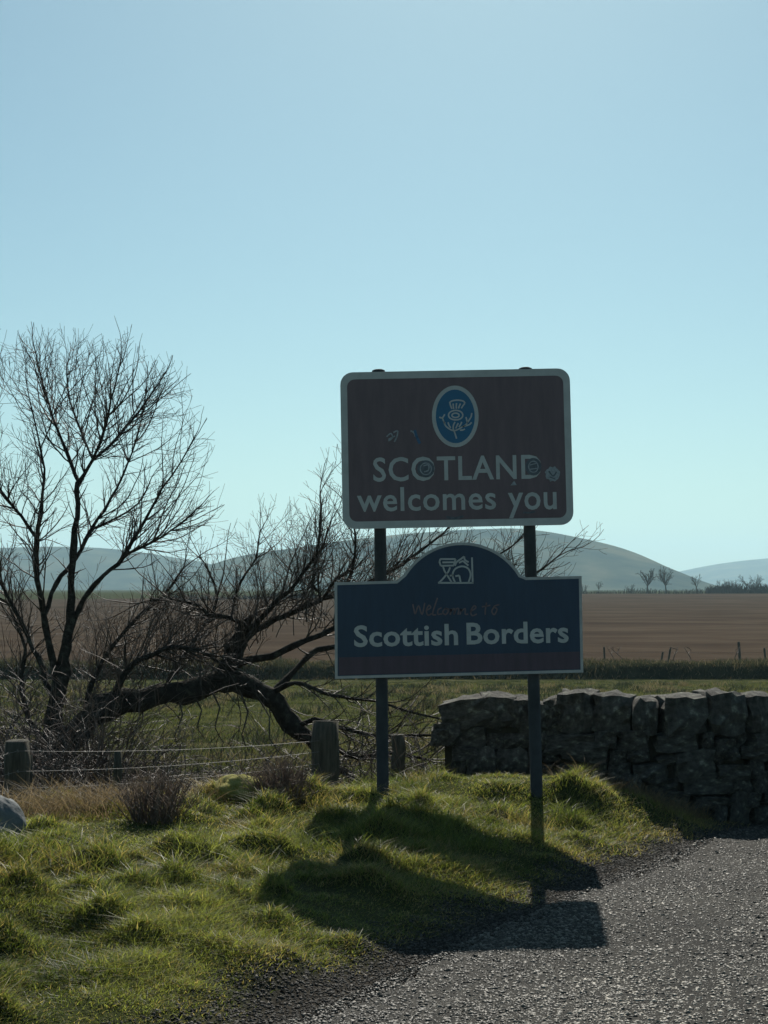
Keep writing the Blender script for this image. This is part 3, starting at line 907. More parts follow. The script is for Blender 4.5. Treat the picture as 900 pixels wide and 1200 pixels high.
# far trees, each standing beyond the ploughed field
def far_tree(px, pyb, pyt, Y, label, spread=0.35, leanx=0.0, n=11, shrub=False):
    b = at(px, pyb, Y)
    zb = min(b.z, float(np.interp(Y, FAR_Y, FAR_Z) + road_z(Y)) + 0.1)
    tp = at(px, pyt, Y)
    Ht = tp.z - zb
    r = empty('distant_tree', (b.x, Y, zb))
    tag(r, label, 'tree', 'trees beyond the ploughed field')
    tb = Tubes()
    th = Ht * (0.12 if shrub else 0.42)
    tb.add([(0, 0, -0.3), (leanx * th * 0.5, 0, th * 0.5), (leanx * th, 0, th)], [Ht * 0.035, Ht * 0.026, Ht * 0.02], 6)
    link('trunk', tb.mesh('trunk'), M['far_twig'], r)
    tw = Tubes()
    for k in range(n):
        a = 2 * math.pi * k / n + random.uniform(-.4, .4)
        d = Vector((math.cos(a) * spread * 2 + leanx, math.sin(a) * spread * 2, 1)).normalized()
        z0 = th * random.uniform(0.55, 1.0)
        grow(tw, Vector((leanx * z0, 0, z0)), d, (Ht - z0) * random.uniform(0.62, 0.98), Ht * 0.014, 2, 0.25, 0.155 * 13 / Ht, 0.16, Ht * 0.006, Ht * 0.07)
    tag(link('twigs', tw.mesh('twigs'), M['far_twig'], r), kind='stuff')
    return r
far_tree(758, 694, 663, 410, 'rounder of the two taller trees on the field edge right of the sign', 0.42, 0.1)
far_tree(781, 694, 663, 412, 'narrow tree standing just right of the round-headed one on the skyline hedge', 0.3, -0.12)
far_tree(817, 693, 671, 420, 'thin leaning tree against the notch between the two hills', 0.18, -0.15, 5)
far_tree(738, 694, 683, 405, 'low bush left of the two taller field-edge trees', 0.5, 0.1, 6, True)
far_tree(702, 694, 680, 405, 'small bare tree just right of the navy panel edge', 0.3, 0, 5)
far_tree(684, 694, 681, 405, 'low bush half hidden at the right edge of the navy panel', 0.5, 0, 6, True)
far_tree(847, 692, 676, 415, 'bushy tree at the left end of the dark hedge clump', 0.5, 0.2, 7, True)
far_tree(857, 692, 677, 418, 'leaning shrub in the middle of the dark hedge clump', 0.45, -0.2, 7, True)
far_tree(874, 692, 671, 415, 'flat-topped tree rising from the dark hedge clump', 0.6, 0.15, 7)
far_tree(887, 692, 672, 420, 'upright tree at the right end of the dark hedge clump', 0.35, 0.1, 6)
far_tree(324, 712, 682, 300, 'hazy bush beyond the field left of the sign, farther from it', 0.5, 0, 7, True)
far_tree(388, 704, 672, 330, 'hazy bush beyond the field close to the left edge of the sign', 0.5, 0, 7, True)

# hedge along the far edge of the field
def hedge(name, pts, hgt, dens, label, tw_r):
    tb = Tubes()
    for (xa, ya), (xb, yb) in zip(pts[:-1], pts[1:]):
        Ld = math.hypot(xb - xa, yb - ya)
        for _ in range(int(Ld * dens)):
            t = random.random()
            x, y = xa + (xb - xa) * t + random.gauss(0, .3), ya + (yb - ya) * t + random.gauss(0, .4)
            z = float(np.interp(y, FAR_Y, FAR_Z) + road_z(y))
            hh = hgt * (0.6 + 0.8 * abs(float(vnoise(x, y, 9, 4)) + 0.4)) * random.uniform(0.5, 1.1)
            dx, dy = random.gauss(0, .35) * hh, random.gauss(0, .35) * hh
            tb.add([(x, y, z - .1), (x + dx * .4, y + dy * .4, z + hh * .55), (x + dx, y + dy, z + hh)], [tw_r, tw_r * .7, tw_r * .4], 3, False)
    return tag(link(name, tb.mesh(name), M['far_twig']), label, 'hedge')
hedge('field_hedge', [(-40, 280), (0, 360), (25, 402), (60, 406), (140, 408)], 1.3, 10, 'thin dark hedge along the far edge of the ploughed field', 0.09)
hedge('thick_hedge', [(90, 414), (99, 416), (130, 418)], 2.8, 26, 'taller dark hedge clump at the right end of the field edge', 0.12)

# ------------------------------------------------------------------ bank and far fence
bx_ = np.linspace(-70, 80, 420)
bt = np.linspace(-1, 1, 16)
BV = np.zeros((16, 420, 3))
for i, t in enumerate(bt):
    hh = (1 - abs(t) ** 5) * (0.7 + 0.3 * fbm(bx_, np.full_like(bx_, t * 2), 3.0, 3, 3)) + 0.16 * fbm(bx_, np.full_like(bx_, t * 3), 0.8, 6, 2) * (1 - abs(t))
    BV[i, :, 0] = bx_
    BV[i, :, 1] = 70.5 + t * 1.5 + 0.5 * fbm(bx_, np.zeros_like(bx_), 8, 8, 2)
    BV[i, :, 2] = np.interp(BV[i, :, 1], FAR_Y, FAR_Z) + road_z(BV[i, :, 1]) - 0.08 + hh
ii = np.arange(16 * 420).reshape(16, 420)
tag(link('bank', mesh_np('bank', BV.reshape(-1, 3), np.stack([ii[:-1, :-1], ii[:-1, 1:], ii[1:, 1:], ii[1:, :-1]], -1).reshape(-1, 4), True), M['bank']), kind='structure')

rg = np.random.default_rng(40)
n0 = 26000
X = rg.uniform(-22, 24, n0)
Y = 70.5 + rg.uniform(-1.9, 1.6, n0) + 0.5 * fbm(X, np.zeros(n0), 8, 8, 2)
t_ = np.clip((Y - 70.5 - 0.5 * fbm(X, np.zeros(n0), 8, 8, 2)) / 1.5, -1, 1)
Z = np.interp(Y, FAR_Y, FAR_Z) + road_z(Y) - .15 + (1 - np.abs(t_) ** 5) * (.7 + .3 * fbm(X, t_ * 2, 3.0, 3, 3))
BANK_SCRUB = (X, Y, Z, rg)
ff = at(708, 784, 73.5)
far_fence = empty('far_fence', (ff.x, 73.5, -1.95))
tag(far_fence, 'far wire fence with thin posts along the near edge of the ploughed field', 'fence')
def fence_post(parent, p, h, r, leanx=0, mat='wood'):
    tb = Tubes()
    rr = [r * random.uniform(.93, 1.07) for _ in range(5)]
    tb.add([(0, 0, -0.3), (leanx * .2, 0, h * .25), (leanx * .5, 0.01, h * .55), (leanx * .9, 0, h * .93), (leanx, 0, h)], [rr[0], rr[1], rr[2], rr[3], rr[4] * .9], 9)
    o = link('post', tb.mesh('post'), M[mat], parent)
    o.location = p
    return o
zf = float(np.interp(73.5, FAR_Y, FAR_Z) + road_z(73.5))
pxs = [(560, .8), (600, .8), (645, .8), (708, .85), (772, .6), (780, .8), (866, 1.1), (896, .8), (960, .8), (330, .7), (250, .7), (170, .7), (410, .7), (60, .7)]
for px, h in pxs:
    x = (px - 450) / F * 73.5
    fence_post(far_fence, Vector((x - ff.x, 0, zf + 1.95)), h + .42, 0.07 if h > 1 else 0.05, random.uniform(-.1, .2))
tb = Tubes()
for hw in (0.6, 1.0):
    xs = np.linspace(-20, 24, 23)
    tb.add([(x - ff.x, 0, zf + 1.95 + hw + .02 * math.sin(x)) for x in xs], [0.004] * 23, 3, False)
link('wire', tb.mesh('wire'), M['wire'], far_fence)
for px, ln in ((722, .5), (735, .9), (785, -.35), (812, .5), (856, -.4)):     # dead stalks by the far fence
    x = (px - 450) / F * 72.6
    tb = Tubes()
    tb.add([(0, 0, -.1), (-ln * .4, 0, .5), (-ln, 0, 1.0)], [.03, .025, .012], 4)
    for k in range(3):
        tb.add([(-ln * .6, 0, .65), (-ln * .6 + random.uniform(-.2, .2), .1, .85), (-ln * .6 + random.uniform(-.3, .3), .1, 1.0)], [.014, .01, .008], 3)
    o = link('dead_stalk', tb.mesh('dead_stalk'), M['bramble'])
    o.location = (x, 72.6, zf + 0.3)
    tag(o, {722: 'leaning dead stalk nearest the navy panel, by the far fence', 735: 'long dead stalk leaning left by the far fence', 785: 'dead stalk leaning right beside a thin far fence post',
            812: 'lone dead stalk midway between the far fence posts', 856: 'dead stalk just left of the thickest far fence post'}[px], 'dead stalk', 'dead stalks by the far fence')

# ------------------------------------------------------------------ dry stone wall
def stone_mesh(name, seed, sub=2, round_=0.32):
    """unit block (-.5...5) with worn uneven faces"""
    rg = random.Random(seed)
    n = sub + 2
    V, vid, Fs = [], {}, []
    def vert(i, j, k):
        key = (i, j, k)
        if key not in vid:
            p = Vector((i / n - .5, j / n - .5, k / n - .5)) * 2
            q = p.normalized() * 1.08
            w = p.lerp(q, round_)
            e = rg.uniform(-.11, .09)
            w = w * (1 + e) + Vector((rg.uniform(-.08, .08), rg.uniform(-.08, .08), rg.uniform(-.08, .08)))
            vid[key] = len(V)
            V.append(tuple(w * .5))
        return vid[key]
    for a in range(n):
        for b in range(n):
            Fs.append((vert(a, b, 0), vert(a, b + 1, 0), vert(a + 1, b + 1, 0), vert(a + 1, b, 0)))
            Fs.append((vert(a, b, n), vert(a + 1, b, n), vert(a + 1, b + 1, n), vert(a, b + 1, n)))
            Fs.append((vert(a, 0, b), vert(a + 1, 0, b), vert(a + 1, 0, b + 1), vert(a, 0, b + 1)))
            Fs.append((vert(a, n, b), vert(a, n, b + 1), vert(a + 1, n, b + 1), vert(a + 1, n, b)))
            Fs.append((vert(0, a, b), vert(0, a, b + 1), vert(0, a + 1, b + 1), vert(0, a + 1, b)))
            Fs.append((vert(n, a, b), vert(n, a + 1, b), vert(n, a + 1, b + 1), vert(n, a, b + 1)))
    me = mesh_from(name, V, Fs, False)
    me.materials.append(M['stone'])
    return me
BLOCKS = [stone_mesh('stone', 50 + k, 1, 0.16 + .05 * (k % 5)) for k in range(14)]
COPES = [stone_mesh('coping_stone', 90 + k, 2, 0.2 + .1 * (k % 3)) for k in range(9)]

WALL = np.array([(0.42, 12.05), (1.3, 11.95), (2.2, 11.72), (3.0, 11.8), (3.7, 12.25), (5.0, 12.95), (7.2, 13.9)])
wd_ = np.concatenate([[0], np.cumsum(np.hypot(*np.diff(WALL, axis=0).T))])
def wpt(s):
    return np.array([np.interp(s, wd_, WALL[:, 0]), np.interp(s, wd_, WALL[:, 1])])
def wdir(s):
    d = wpt(s + .15) - wpt(s - .15) if .15 < s < wd_[-1] - .15 else wpt(min(s + .2, wd_[-1])) - wpt(max(s - .2, 0))
    return d / np.linalg.norm(d)
def wtop(s):
    """course height of the wall under its coping; it has slumped at its left end"""
    full = 0.545
    x = wpt(s)[0]
    v = np.interp(x, [0.4, 0.52, 0.66, 0.95, 1.0, 1.1, 1.28, 1.36, 1.42], [.42, .52, .6, .6, .57, .55, .55, .55, full])
    return float(v)
wall = empty('dry_stone_wall', (WALL[0, 0], WALL[0, 1], h1(*WALL[0])))
tag(wall, 'rough dry stone wall behind the sign, tumbled at its left end', 'wall')
wb = wall.location
def add_stone(me, s, zc, lx, ly, lz, off=0.0, tilt=0.0, name='stone', yaw=0.0):
    p, d = wpt(s), wdir(s)
    nrm = np.array([-d[1], d[0]])
    o = link(name, me, None, wall)
    o.location = (p[0] + nrm[0] * off - wb.x, p[1] + nrm[1] * off - wb.y, zc - wb.z)
    o.rotation_euler = (random.uniform(-.03, .03), tilt, math.atan2(d[1], d[0]) + yaw)
    o.scale = (lx, ly, lz)
    return o
z = -0.34
rs = random.Random(5)
course = 0
while z < 0.60:
    hgt = rs.uniform(0.085, 0.16)
    s = rs.uniform(-.1, 0.02)
    while s < 5.6:
        ln = rs.choice([rs.uniform(.1, .18), rs.uniform(.18, .3), rs.uniform(.25, .42)])
        sc_ = s + ln / 2
        g = h1(*wpt(max(sc_, 0)))
        top = wtop(max(sc_, 0))
        if z + hgt > g - 0.05 and z + hgt * .6 < top and sc_ > 0.04 + 0.1 * rs.random():
            hh = min(hgt, max(.06, top - z)) if z + hgt > top else hgt
            big = rs.random()
            hs = hh * (1.75 if big < .16 and z + hgt * 2 < top else rs.uniform(.82, 1.18))
            add_stone(rs.choice(BLOCKS), sc_, z + hs / 2 + rs.uniform(-.02, .015), ln * rs.uniform(.96, 1.07), rs.uniform(.43, .56), hs * 1.03, rs.uniform(-.035, .035), rs.uniform(-.1, .1))
        s += ln
    z += hgt
    course += 1
# coping: big upright slabs, tops near 0.80
s = float(np.interp(1.42, WALL[:, 0], wd_))
cw = [.27, .31, .20, .34, .30, .26, .33, .28, .3, .3, .26, .3, .3, .3, .3, .3]
ch = [.27, .26, .24, .25, .28, .27, .25, .27, .26, .27, .25, .27, .27, .26, .27, .27]
for k, (w, h) in enumerate(zip(cw, ch)):
    if s + w > 5.5: break
    add_stone(COPES[(k * 4) % 9], s + w / 2, 0.505 + h / 2, w * 1.03, .5, h * 1.2, rs.uniform(-.02, .02), rs.uniform(-.08, .08), 'coping_stone')
    s += w * .985
# the slumped end: rounded lumps
for (px, py, w, h) in ((548, 838, .42, .24), (582, 834, .30, .26), (608, 836, .2, .24), (630, 838, .2, .2), (649, 834, .15, .2), (650, 853, .24, .16), (617, 850, .2, .2), (531, 862, .22, .18)):
    x = (px - 450) / F * 11.95
    sx = float(np.interp(x, WALL[:, 0], wd_))
    zc = at(px, py, 11.75).z
    add_stone(rs.choice(COPES), sx, zc, w, .46, h, rs.uniform(-.03, .03), rs.uniform(-.2, .2), 'coping_stone', rs.uniform(-.2, .2))
# packed rubble inside
core_v, core_f = [], []
ks = np.linspace(0.08, 5.5, 50)
for i, s in enumerate(ks):
    p, d = wpt(s), wdir(s)
    nrm = np.array([-d[1], d[0]])
    for off, zz_ in ((-.12, -.4), (.12, -.4), (.12, wtop(s) - .05), (-.12, wtop(s) - .05)):
        q = p + nrm * off
        core_v.append((q[0] - wb.x, q[1] - wb.y, zz_ - wb.z))
for i in range(len(ks) - 1):
    a = 4 * i
    for j in range(4):
        core_f.append((a + j, a + (j + 1) % 4, a + 4 + (j + 1) % 4, a + 4 + j))
core_f += [(0, 3, 2, 1), (4 * 49, 4 * 49 + 1, 4 * 49 + 2, 4 * 49 + 3)]
link('rubble_core', mesh_from('rubble_core', core_v, core_f), M['core'], wall)

# ------------------------------------------------------------------ near fence
FP = {'strainer': (381, 924, 846, 11.0), 'stake': (467, 912, 861, 11.9), 'left': (22, 938, 868, 9.95)}
fz0 = at(381, 924, 11.0)
fence = empty('wire_fence', (fz0.x, 11.0, h1(fz0.x, 11.0)))
tag(fence, 'low barbed wire fence on stubby weathered posts behind the grass verge', 'fence')
fl = fence.location
def near_post(px, pyt, Y, r, sides=9, top_rag=.012):
    t = at(px, pyt, Y)
    g = h1(t.x, Y)
    h = t.z - g
    tb = Tubes()
    n = 7
    pts = [(random.uniform(-.006, .006), random.uniform(-.006, .006), -0.25 + (h + .25) * k / (n - 1)) for k in range(n)]
    tb.add(pts, [r * random.uniform(.93, 1.06) for _ in range(n - 1)] + [r * .93], sides)
    o = link('post', tb.mesh('post'), M['wood'], fence)
    o.location = Vector((t.x, Y, g)) - fl
    return Vector((t.x, Y, g)), h
A, hA = near_post(381, 845, 11.0, 0.103, 12)
near_post(467, 861, 11.9, 0.058)
B_, hB = near_post(21, 868, 9.95, 0.085, 10)
near_post(-150, 872, 9.2, 0.07)
near_post(138, 880, 10.35, 0.03, 7)
near_post(33, 885, 10.9, 0.035, 7)
def wire(pts, name='wire'):
    tb = Tubes()
    P = []
    for (p, q) in zip(pts[:-1], pts[1:]):
        for k in range(12):
            t = k / 12
            v = Vector(p).lerp(Vector(q), t)
            v.z -= .03 * 4 * t * (1 - t)
            P.append(v)
    P.append(Vector(pts[-1]))
    tb.add([tuple(v - fl) for v in P], [0.0015] * len(P), 4, False)
    Ltot = sum((P[i + 1] - P[i]).length for i in range(len(P) - 1))
    nb = int(Ltot / .11)
    for k in range(nb):                                   # barbs
        t = (k + .5) / nb * (len(P) - 1)
        i = int(t)
        v = P[i].lerp(P[min(i + 1, len(P) - 1)], t - i) - fl
        for _ in range(2):
            d = Vector((random.gauss(0, .4), random.gauss(0, .4), random.gauss(0, 1))).normalized() * .013
            tb.add([tuple(v - d), tuple(v), tuple(v + d)], [.0012, .004, .0012], 3, False)
    return link(name, tb.mesh(name), M['wire'], fence)
for (p0, p1, p2) in (((-150, 906), (21, 880), (374, 868)), ((-150, 930), (21, 904), (374, 881)), ((-150, 955), (21, 924), (374, 895))):
    wire([at(p0[0], p0[1], 9.12), at(p1[0], p1[1], 9.85), at(p2[0], p2[1], 10.88)])
wire([at(-60, 1000, 8.3), at(20, 978, 8.55), at(42, 968, 8.7), at(38, 985, 8.65), at(20, 1000, 8.6)], 'loose_wire')

# ------------------------------------------------------------------ boulder and hummock at the fence foot
def lumpy(name, loc_, r, mat, label, cat, seed, n=20):
    V, Fs = [], []
    for i in range(n + 1):
        th = math.pi * i / n
        for j in range(2 * n):
            ph = math.pi * j / n
            d = np.array([math.sin(th) * math.cos(ph), math.sin(th) * math.sin(ph), math.cos(th)])
            k = 1 + .5 * float(fbm(d[0] * 2 + 5, d[1] * 2 + d[2] * 1.7 + 3, .9, seed, 3))
            V.append((d[0] * r[0] * k, d[1] * r[1] * k, d[2] * r[2] * k))
    for i in range(n):
        for j in range(2 * n):
            a, b = i * 2 * n + j, i * 2 * n + (j + 1) % (2 * n)
            Fs.append((a, a + 2 * n, b + 2 * n, b))
    o = link(name, mesh_from(name, V, Fs, True), mat)
    o.location = loc_
    return tag(o, label, cat)
bp = at(0, 968, 8.3)
lumpy('boulder', (bp.x, 8.3, h1(bp.x, 8.3) + .07), (.14, .16, .16), M['boulder'], 'blue-grey boulder in the rough grass at the left picture edge', 'boulder', 4)
mp_ = at(285, 936, 9.9)
lumpy('mossy_hummock', (mp_.x, 9.9, h1(mp_.x, 9.9) + .05), (.22, .2, .1), M['moss'], 'bright yellow-green mossy hummock left of the thick fence post', 'hummock', 9)

# ------------------------------------------------------------------ grass, straw, brambles, stones
def blades(name, X, Y, Z, hgt, wid, lean, colr, mat, seed, segs=3, bias=(0, 0)):
    rg = np.random.default_rng(seed)
    n = len(X)
    a = rg.uniform(0, 2 * math.pi, n)
    la = rg.uniform(0, 2 * math.pi, n)
    lx = np.cos(la) * lean * hgt + bias[0] * hgt
    ly = np.sin(la) * lean * hgt + bias[1] * hgt
    wx, wy = np.cos(a) * wid / 2, np.sin(a) * wid / 2
    P = []
    C = []
    for k in range(segs):
        t = k / segs
        w = 1 - .5 * t
        cx, cy, cz = X + lx * t ** 1.8, Y + ly * t ** 1.8, Z + hgt * (t - .25 * t * t * np.clip(lean, 0, 1.2))
        P += [np.stack([cx - wx * w, cy - wy * w, cz], -1), np.stack([cx + wx * w, cy + wy * w, cz], -1)]
        C += [colr, colr]
    P.append(np.stack([X + lx, Y + ly, Z + hgt * (1 - .25 * np.clip(lean, 0, 1.2))], -1))
    C.append(colr)
    nv = 2 * segs + 1
    V = np.stack(P, 1).reshape(-1, 3)
    Cc = np.stack(C, 1).reshape(-1, 3)
    base = np.arange(n)[:, None] * nv
    tri = []
    for k in range(segs - 1):
        tri += [[2 * k, 2 * k + 1, 2 * k + 3], [2 * k, 2 * k + 3, 2 * k + 2]]
    tri.append([2 * segs - 2, 2 * segs - 1, 2 * segs])
    T = (base + np.array(tri).reshape(1, -1)).reshape(-1, 3)
    return link(name, mesh_np(name, V, T, False, Cc), mat)

def scatter(n, x0, x1, y0, y1, seed):
    rg = np.random.default_rng(seed)
    return rg.uniform(x0, x1, n), rg.uniform(y0, y1, n), rg

# verge grass: thick, tussocky
def grass_edge(x, y):
    return np.interp(y, [4, 6, 9, 12], [0.26, .26, .22, .16]) + 0.26 * fbm(x, y, 0.6, 31, 3) + .14 * fbm(x, y, .15, 33, 2)
RNG2 = np.random.default_rng(1)
rg = RNG2
n0 = 760000
Y = 3.9 + 8.7 * rg.random(n0) ** 1.25
X = (rg.random(n0) * 2 - 1) * (Y * .285 + .25)
Sg = edge_sd(X, Y)[0]
tus = fbm(X, Y, 0.42, 12, 3)
dens = sstep(0.0, 0.3, Sg - grass_edge(X, Y)) * (0.72 + .6 * (tus + .25))
yc = np.interp(X, CREST_X, CREST_Y)
wall_y = np.interp(X, WALL[:, 0], WALL[:, 1])
k = (rg.random(n0) < dens) & (Sg > -.05) & ~((X > .4) & (Y > wall_y - .24))
X, Y, Sg, tus, yc = X[k], Y[k], Sg[k], tus[k], yc[k]
Z = H(X, Y, Sg) - .008
tz = tussock_z(X, Y)
hg = (0.022 + 0.105 * np.clip(tus + .16, 0.02, 1) + .32 * tz + .05 * sstep(.9, 1.4, X) * np.clip(fbm(X, Y, .2, 99, 2) + .4, 0, 1)) * rg.uniform(.5, 1.3, len(X)) * (0.68 + .32 * sstep(.2, 1.1, Sg))
g1 = np.array([0.06, 0.085, 0.024])
g2 = np.array([0.225, 0.24, 0.08])
g3 = np.array([0.34, 0.27, 0.14])
m1 = np.clip(.5 + 1.5 * fbm(X, Y, .5, 41, 3) + rg.normal(0, .28, len(X)), 0, 1)[:, None]
straw_p = np.clip(.17 + .9 * np.clip(fbm(X, Y, .7, 47, 3) - .02, 0, 1) * 2 + .4 * sstep(.7, .1, Sg) + .3 * sstep(1.2, 2.2, X) + .45 * sstep(-.7, .1, Y - yc) * (X < -.2), 0, .85)
isw = (rg.random(len(X)) < straw_p)[:, None]
Cg = g1 * (1 - m1) + g2 * m1
Cg = np.where(isw, g3 * rg.uniform(.4, 1.15, (len(X), 1)), Cg) * rg.uniform(.65, 1.3, (len(X), 1))
o = blades('verge_grass', X, Y, Z, hg, rg.uniform(.003, .006, len(X)), rg.uniform(.3, 2.0, len(X)) ** 1.2, Cg, M['grass'], 2, 2, (.1, -.1))
tag(o, 'lush tussocky grass covering the roadside verge', 'grass', kind='stuff')

# taller clumps
X, Y, rg = scatter(3000, -4, 2.4, 5.5, 12.0, 5)
Sg = edge_sd(X, Y)[0]
wall_y = np.interp(X, WALL[:, 0], WALL[:, 1])
k = (np.abs(X) < Y * .3 + .4) & (Sg > .8) & (fbm(X, Y, 1.0, 61, 2) > .03) & ~((X > .3) & (Y > wall_y - .35))
cx, cy = X[k][:170], Y[k][:170]
n = 110
X = np.repeat(cx, n) + rg.normal(0, .09, len(cx) * n)
Y = np.repeat(cy, n) + rg.normal(0, .07, len(cx) * n)
Cg = np.repeat(rg.random((len(cx), 1)), n, 0)
Cg = np.where(np.repeat(rg.random((len(cx), 1)) < .3, n, 0), g3 * .7, g1 * (1 - Cg) + g2 * Cg) * rg.uniform(.6, 1.2, (len(X), 1))
o = blades('grass_tussocks', X, Y, H(X, Y) - .01, rg.uniform(.05, .17, len(X)), rg.uniform(.003, .006, len(X)), rg.uniform(.3, 1.5, len(X)), Cg, M['grass'], 6, 3, (.05, -.1))
tag(o, 'taller grass tufts standing up through the verge', 'grass', kind='stuff')

# pasture beyond the fence
X, Y, rg = scatter(190000, -13, 13, 9.5, 46, 8)
Y = 9.5 + 58 * rg.random(len(X)) ** 1.7
X = (rg.random(len(X)) - .5) * (Y * .64 + 1)
yc = np.interp(X, CREST_X, CREST_Y)
wall_y = np.interp(X, WALL[:, 0], WALL[:, 1])
k = (Y > yc + .3) & ~((X > .3) & (Y < wall_y + .35)) & (edge_sd(X, Y)[0] > .5)
X, Y = X[k], Y[k]
tus = fbm(X, Y, 1.1, 71, 3)
sc_ = (Y / 12) ** .75
hg = (.025 + .2 * np.clip(tus + .12, 0.02, 1)) * rg.uniform(.5, 1.3, len(X)) * np.clip(sc_, 1, 1.5)
m1 = np.clip(.45 + 1.3 * fbm(X, Y, 1.6, 75, 3) + rg.normal(0, .25, len(X)), 0, 1)[:, None]
Cg = np.array([.045, .055, .022]) * (1 - m1) + np.array([.11, .102, .058]) * m1
o = blades('pasture_grass', X, Y, H(X, Y) - .01, hg, rg.uniform(.004, .008, len(X)) * sc_, rg.uniform(.3, 1.1, len(X)), Cg, M['grass'], 9, 2, (.05, -.12))
tag(o, 'rough pasture grass in the field beyond the fence', 'grass', kind='stuff')

# rough rushy tufts scattered over the pasture
rg = np.random.default_rng(61)
cy = 12.5 + 53 * rg.random(2600) ** 1.35
cx = (rg.random(2600) - .5) * (cy * .66 + 1)
wall_y = np.interp(cx, WALL[:, 0], WALL[:, 1])
k = ~((cx > .3) & (cy < wall_y + .6)) & (fbm(cx, cy, 6, 66, 3) > -.06) & (edge_sd(cx, cy)[0] > 1)
cx, cy = cx[k], cy[k]
n = 34
sp_ = np.repeat(rg.uniform(.08, .3, len(cx)), n)
X = np.repeat(cx, n) + rg.normal(0, 1, len(cx) * n) * sp_
Y = np.repeat(cy, n) + rg.normal(0, 1, len(cx) * n) * sp_
pick = np.repeat(rg.random((len(cx), 1)), n, 0)
Cg = np.where(pick < .45, np.array([[.2, .165, .09]]), np.array([[.04, .05, .022]])) * rg.uniform(.5, 1.2, (len(X), 1))
o = blades('pasture_tufts', X, Y, H(X, Y) - .02, np.repeat(rg.uniform(.1, .34, len(cx)), n) * rg.uniform(.6, 1.1, len(X)), .006 * np.clip(Y / 11, 1, 5), rg.uniform(.2, 1.1, len(X)), Cg, M['straw'], 62, 2, (.05, -.1))
tag(o, 'coarse rushy tufts scattered over the rough pasture', 'grass', kind='stuff')

X, Y, Z, rg = BANK_SCRUB
Cg = np.where(rg.random((len(X), 1)) < .3, np.array([[.15, .12, .07]]), np.array([[.045, .05, .024]])) * rg.uniform(.5, 1.3, (len(X), 1))
o = blades('bank_scrub', X, Y, Z, rg.uniform(.12, .42, len(X)) * (.6 + 1.4 * np.clip(fbm(X, Y, 2.5, 91, 3) + .3, 0, 1)), rg.uniform(.02, .045, len(X)), rg.uniform(.2, 1, len(X)), Cg, M['straw'], 41, 2, (0, -.2))
tag(o, 'shaggy dark scrub covering the low bank before the ploughed field', 'scrub', kind='stuff')

# dead straw along the fence foot and over the mound by the wall
parts = []
for (x0, x1, yoff, sp, n, h0, h1_) in ((-3.2, -.6, .3, .25, 3000, .08, .24), (-2.3, -1.5, -.2, .18, 1200, .12, .3)):
    X = RNG.uniform(x0, x1, n)
    Y = np.interp(X, CREST_X, CREST_Y) + yoff + RNG.normal(0, sp, n)
    parts.append((X, Y, RNG.uniform(h0, h1_, n)))
X = RNG.uniform(1.2, 2.5, 2600)
Y = np.interp(X, WALL[:, 0], WALL[:, 1]) - .32 - np.abs(RNG.normal(0, .22, 2600))
parts.append((X, Y, RNG.uniform(.06, .2, 2600)))
X, Y, hg = (np.concatenate(c) for c in zip(*parts))
k = edge_sd(X, Y)[0] > .45
X, Y, hg = X[k], Y[k], hg[k]
Cg = np.array([.27, .2, .115]) * RNG.uniform(.45, 1.15, (len(X), 1))
o = blades('dead_grass', X, Y, H(X, Y) - .01, hg, RNG.uniform(.003, .006, len(X)), RNG.uniform(.4, 1.3, len(X)), Cg, M['straw'], 12, 3, (-.12, -.12))
tag(o, 'pale dead grass along the foot of the fence and wall', 'dead grass', kind='stuff')

# bushy dead weed clumps
def weed(px, py, Yd, hgt, wdt, label, seed):
    p = at(px, py, Yd)
    rr = random.Random(seed)
    g = h1(p.x, Yd)
    tb = Tubes()
    for k in range(240):
        a, q = rr.uniform(0, 6.283), rr.random() ** .6
        x, y = math.cos(a) * q * wdt * .35, math.sin(a) * q * wdt * .35
        hh = hgt * rr.uniform(.35, 1.12) * (1 - .45 * q)
        x2, y2 = x * 1.6 + rr.gauss(0, .06), y * 1.6 + rr.gauss(0, .06)
        tb.add([(x, y, -.03), ((x + x2) / 2 + rr.gauss(0, .012), (y + y2) / 2, hh * .55), (x2, y2, hh)], [.0032, .0026, .0014], 3, False)
        for _ in range(2):
            t = rr.uniform(.4, .95)
            bx2, by2, bz = x + (x2 - x) * t, y + (y2 - y) * t, hh * t
            tb.add([(bx2, by2, bz), (bx2 + rr.gauss(0, .03), by2 + rr.gauss(0, .03), bz + rr.uniform(.02, .07))], [.0022, .0012], 3, False)
    o = link('dead_weed', tb.mesh('dead_weed'), M['weed'])
    o.location = (p.x, Yd, g)
    tag(o, label, 'weed', 'dead weed clumps along the fence')
weed(182, 965, 8.85, .34, .4, 'bushy brown dead weed clump nearest the left fence post', 1)
weed(330, 945, 9.75, .34, .38, 'dark brown dead weed clump just left of the thick fence post', 2)
weed(352, 930, 10.45, .22, .28, 'small dead weed clump touching the foot of the thick fence post', 3)
weed(262, 930, 10.2, .18, .3, 'low dead weed clump beside the mossy hummock', 4)

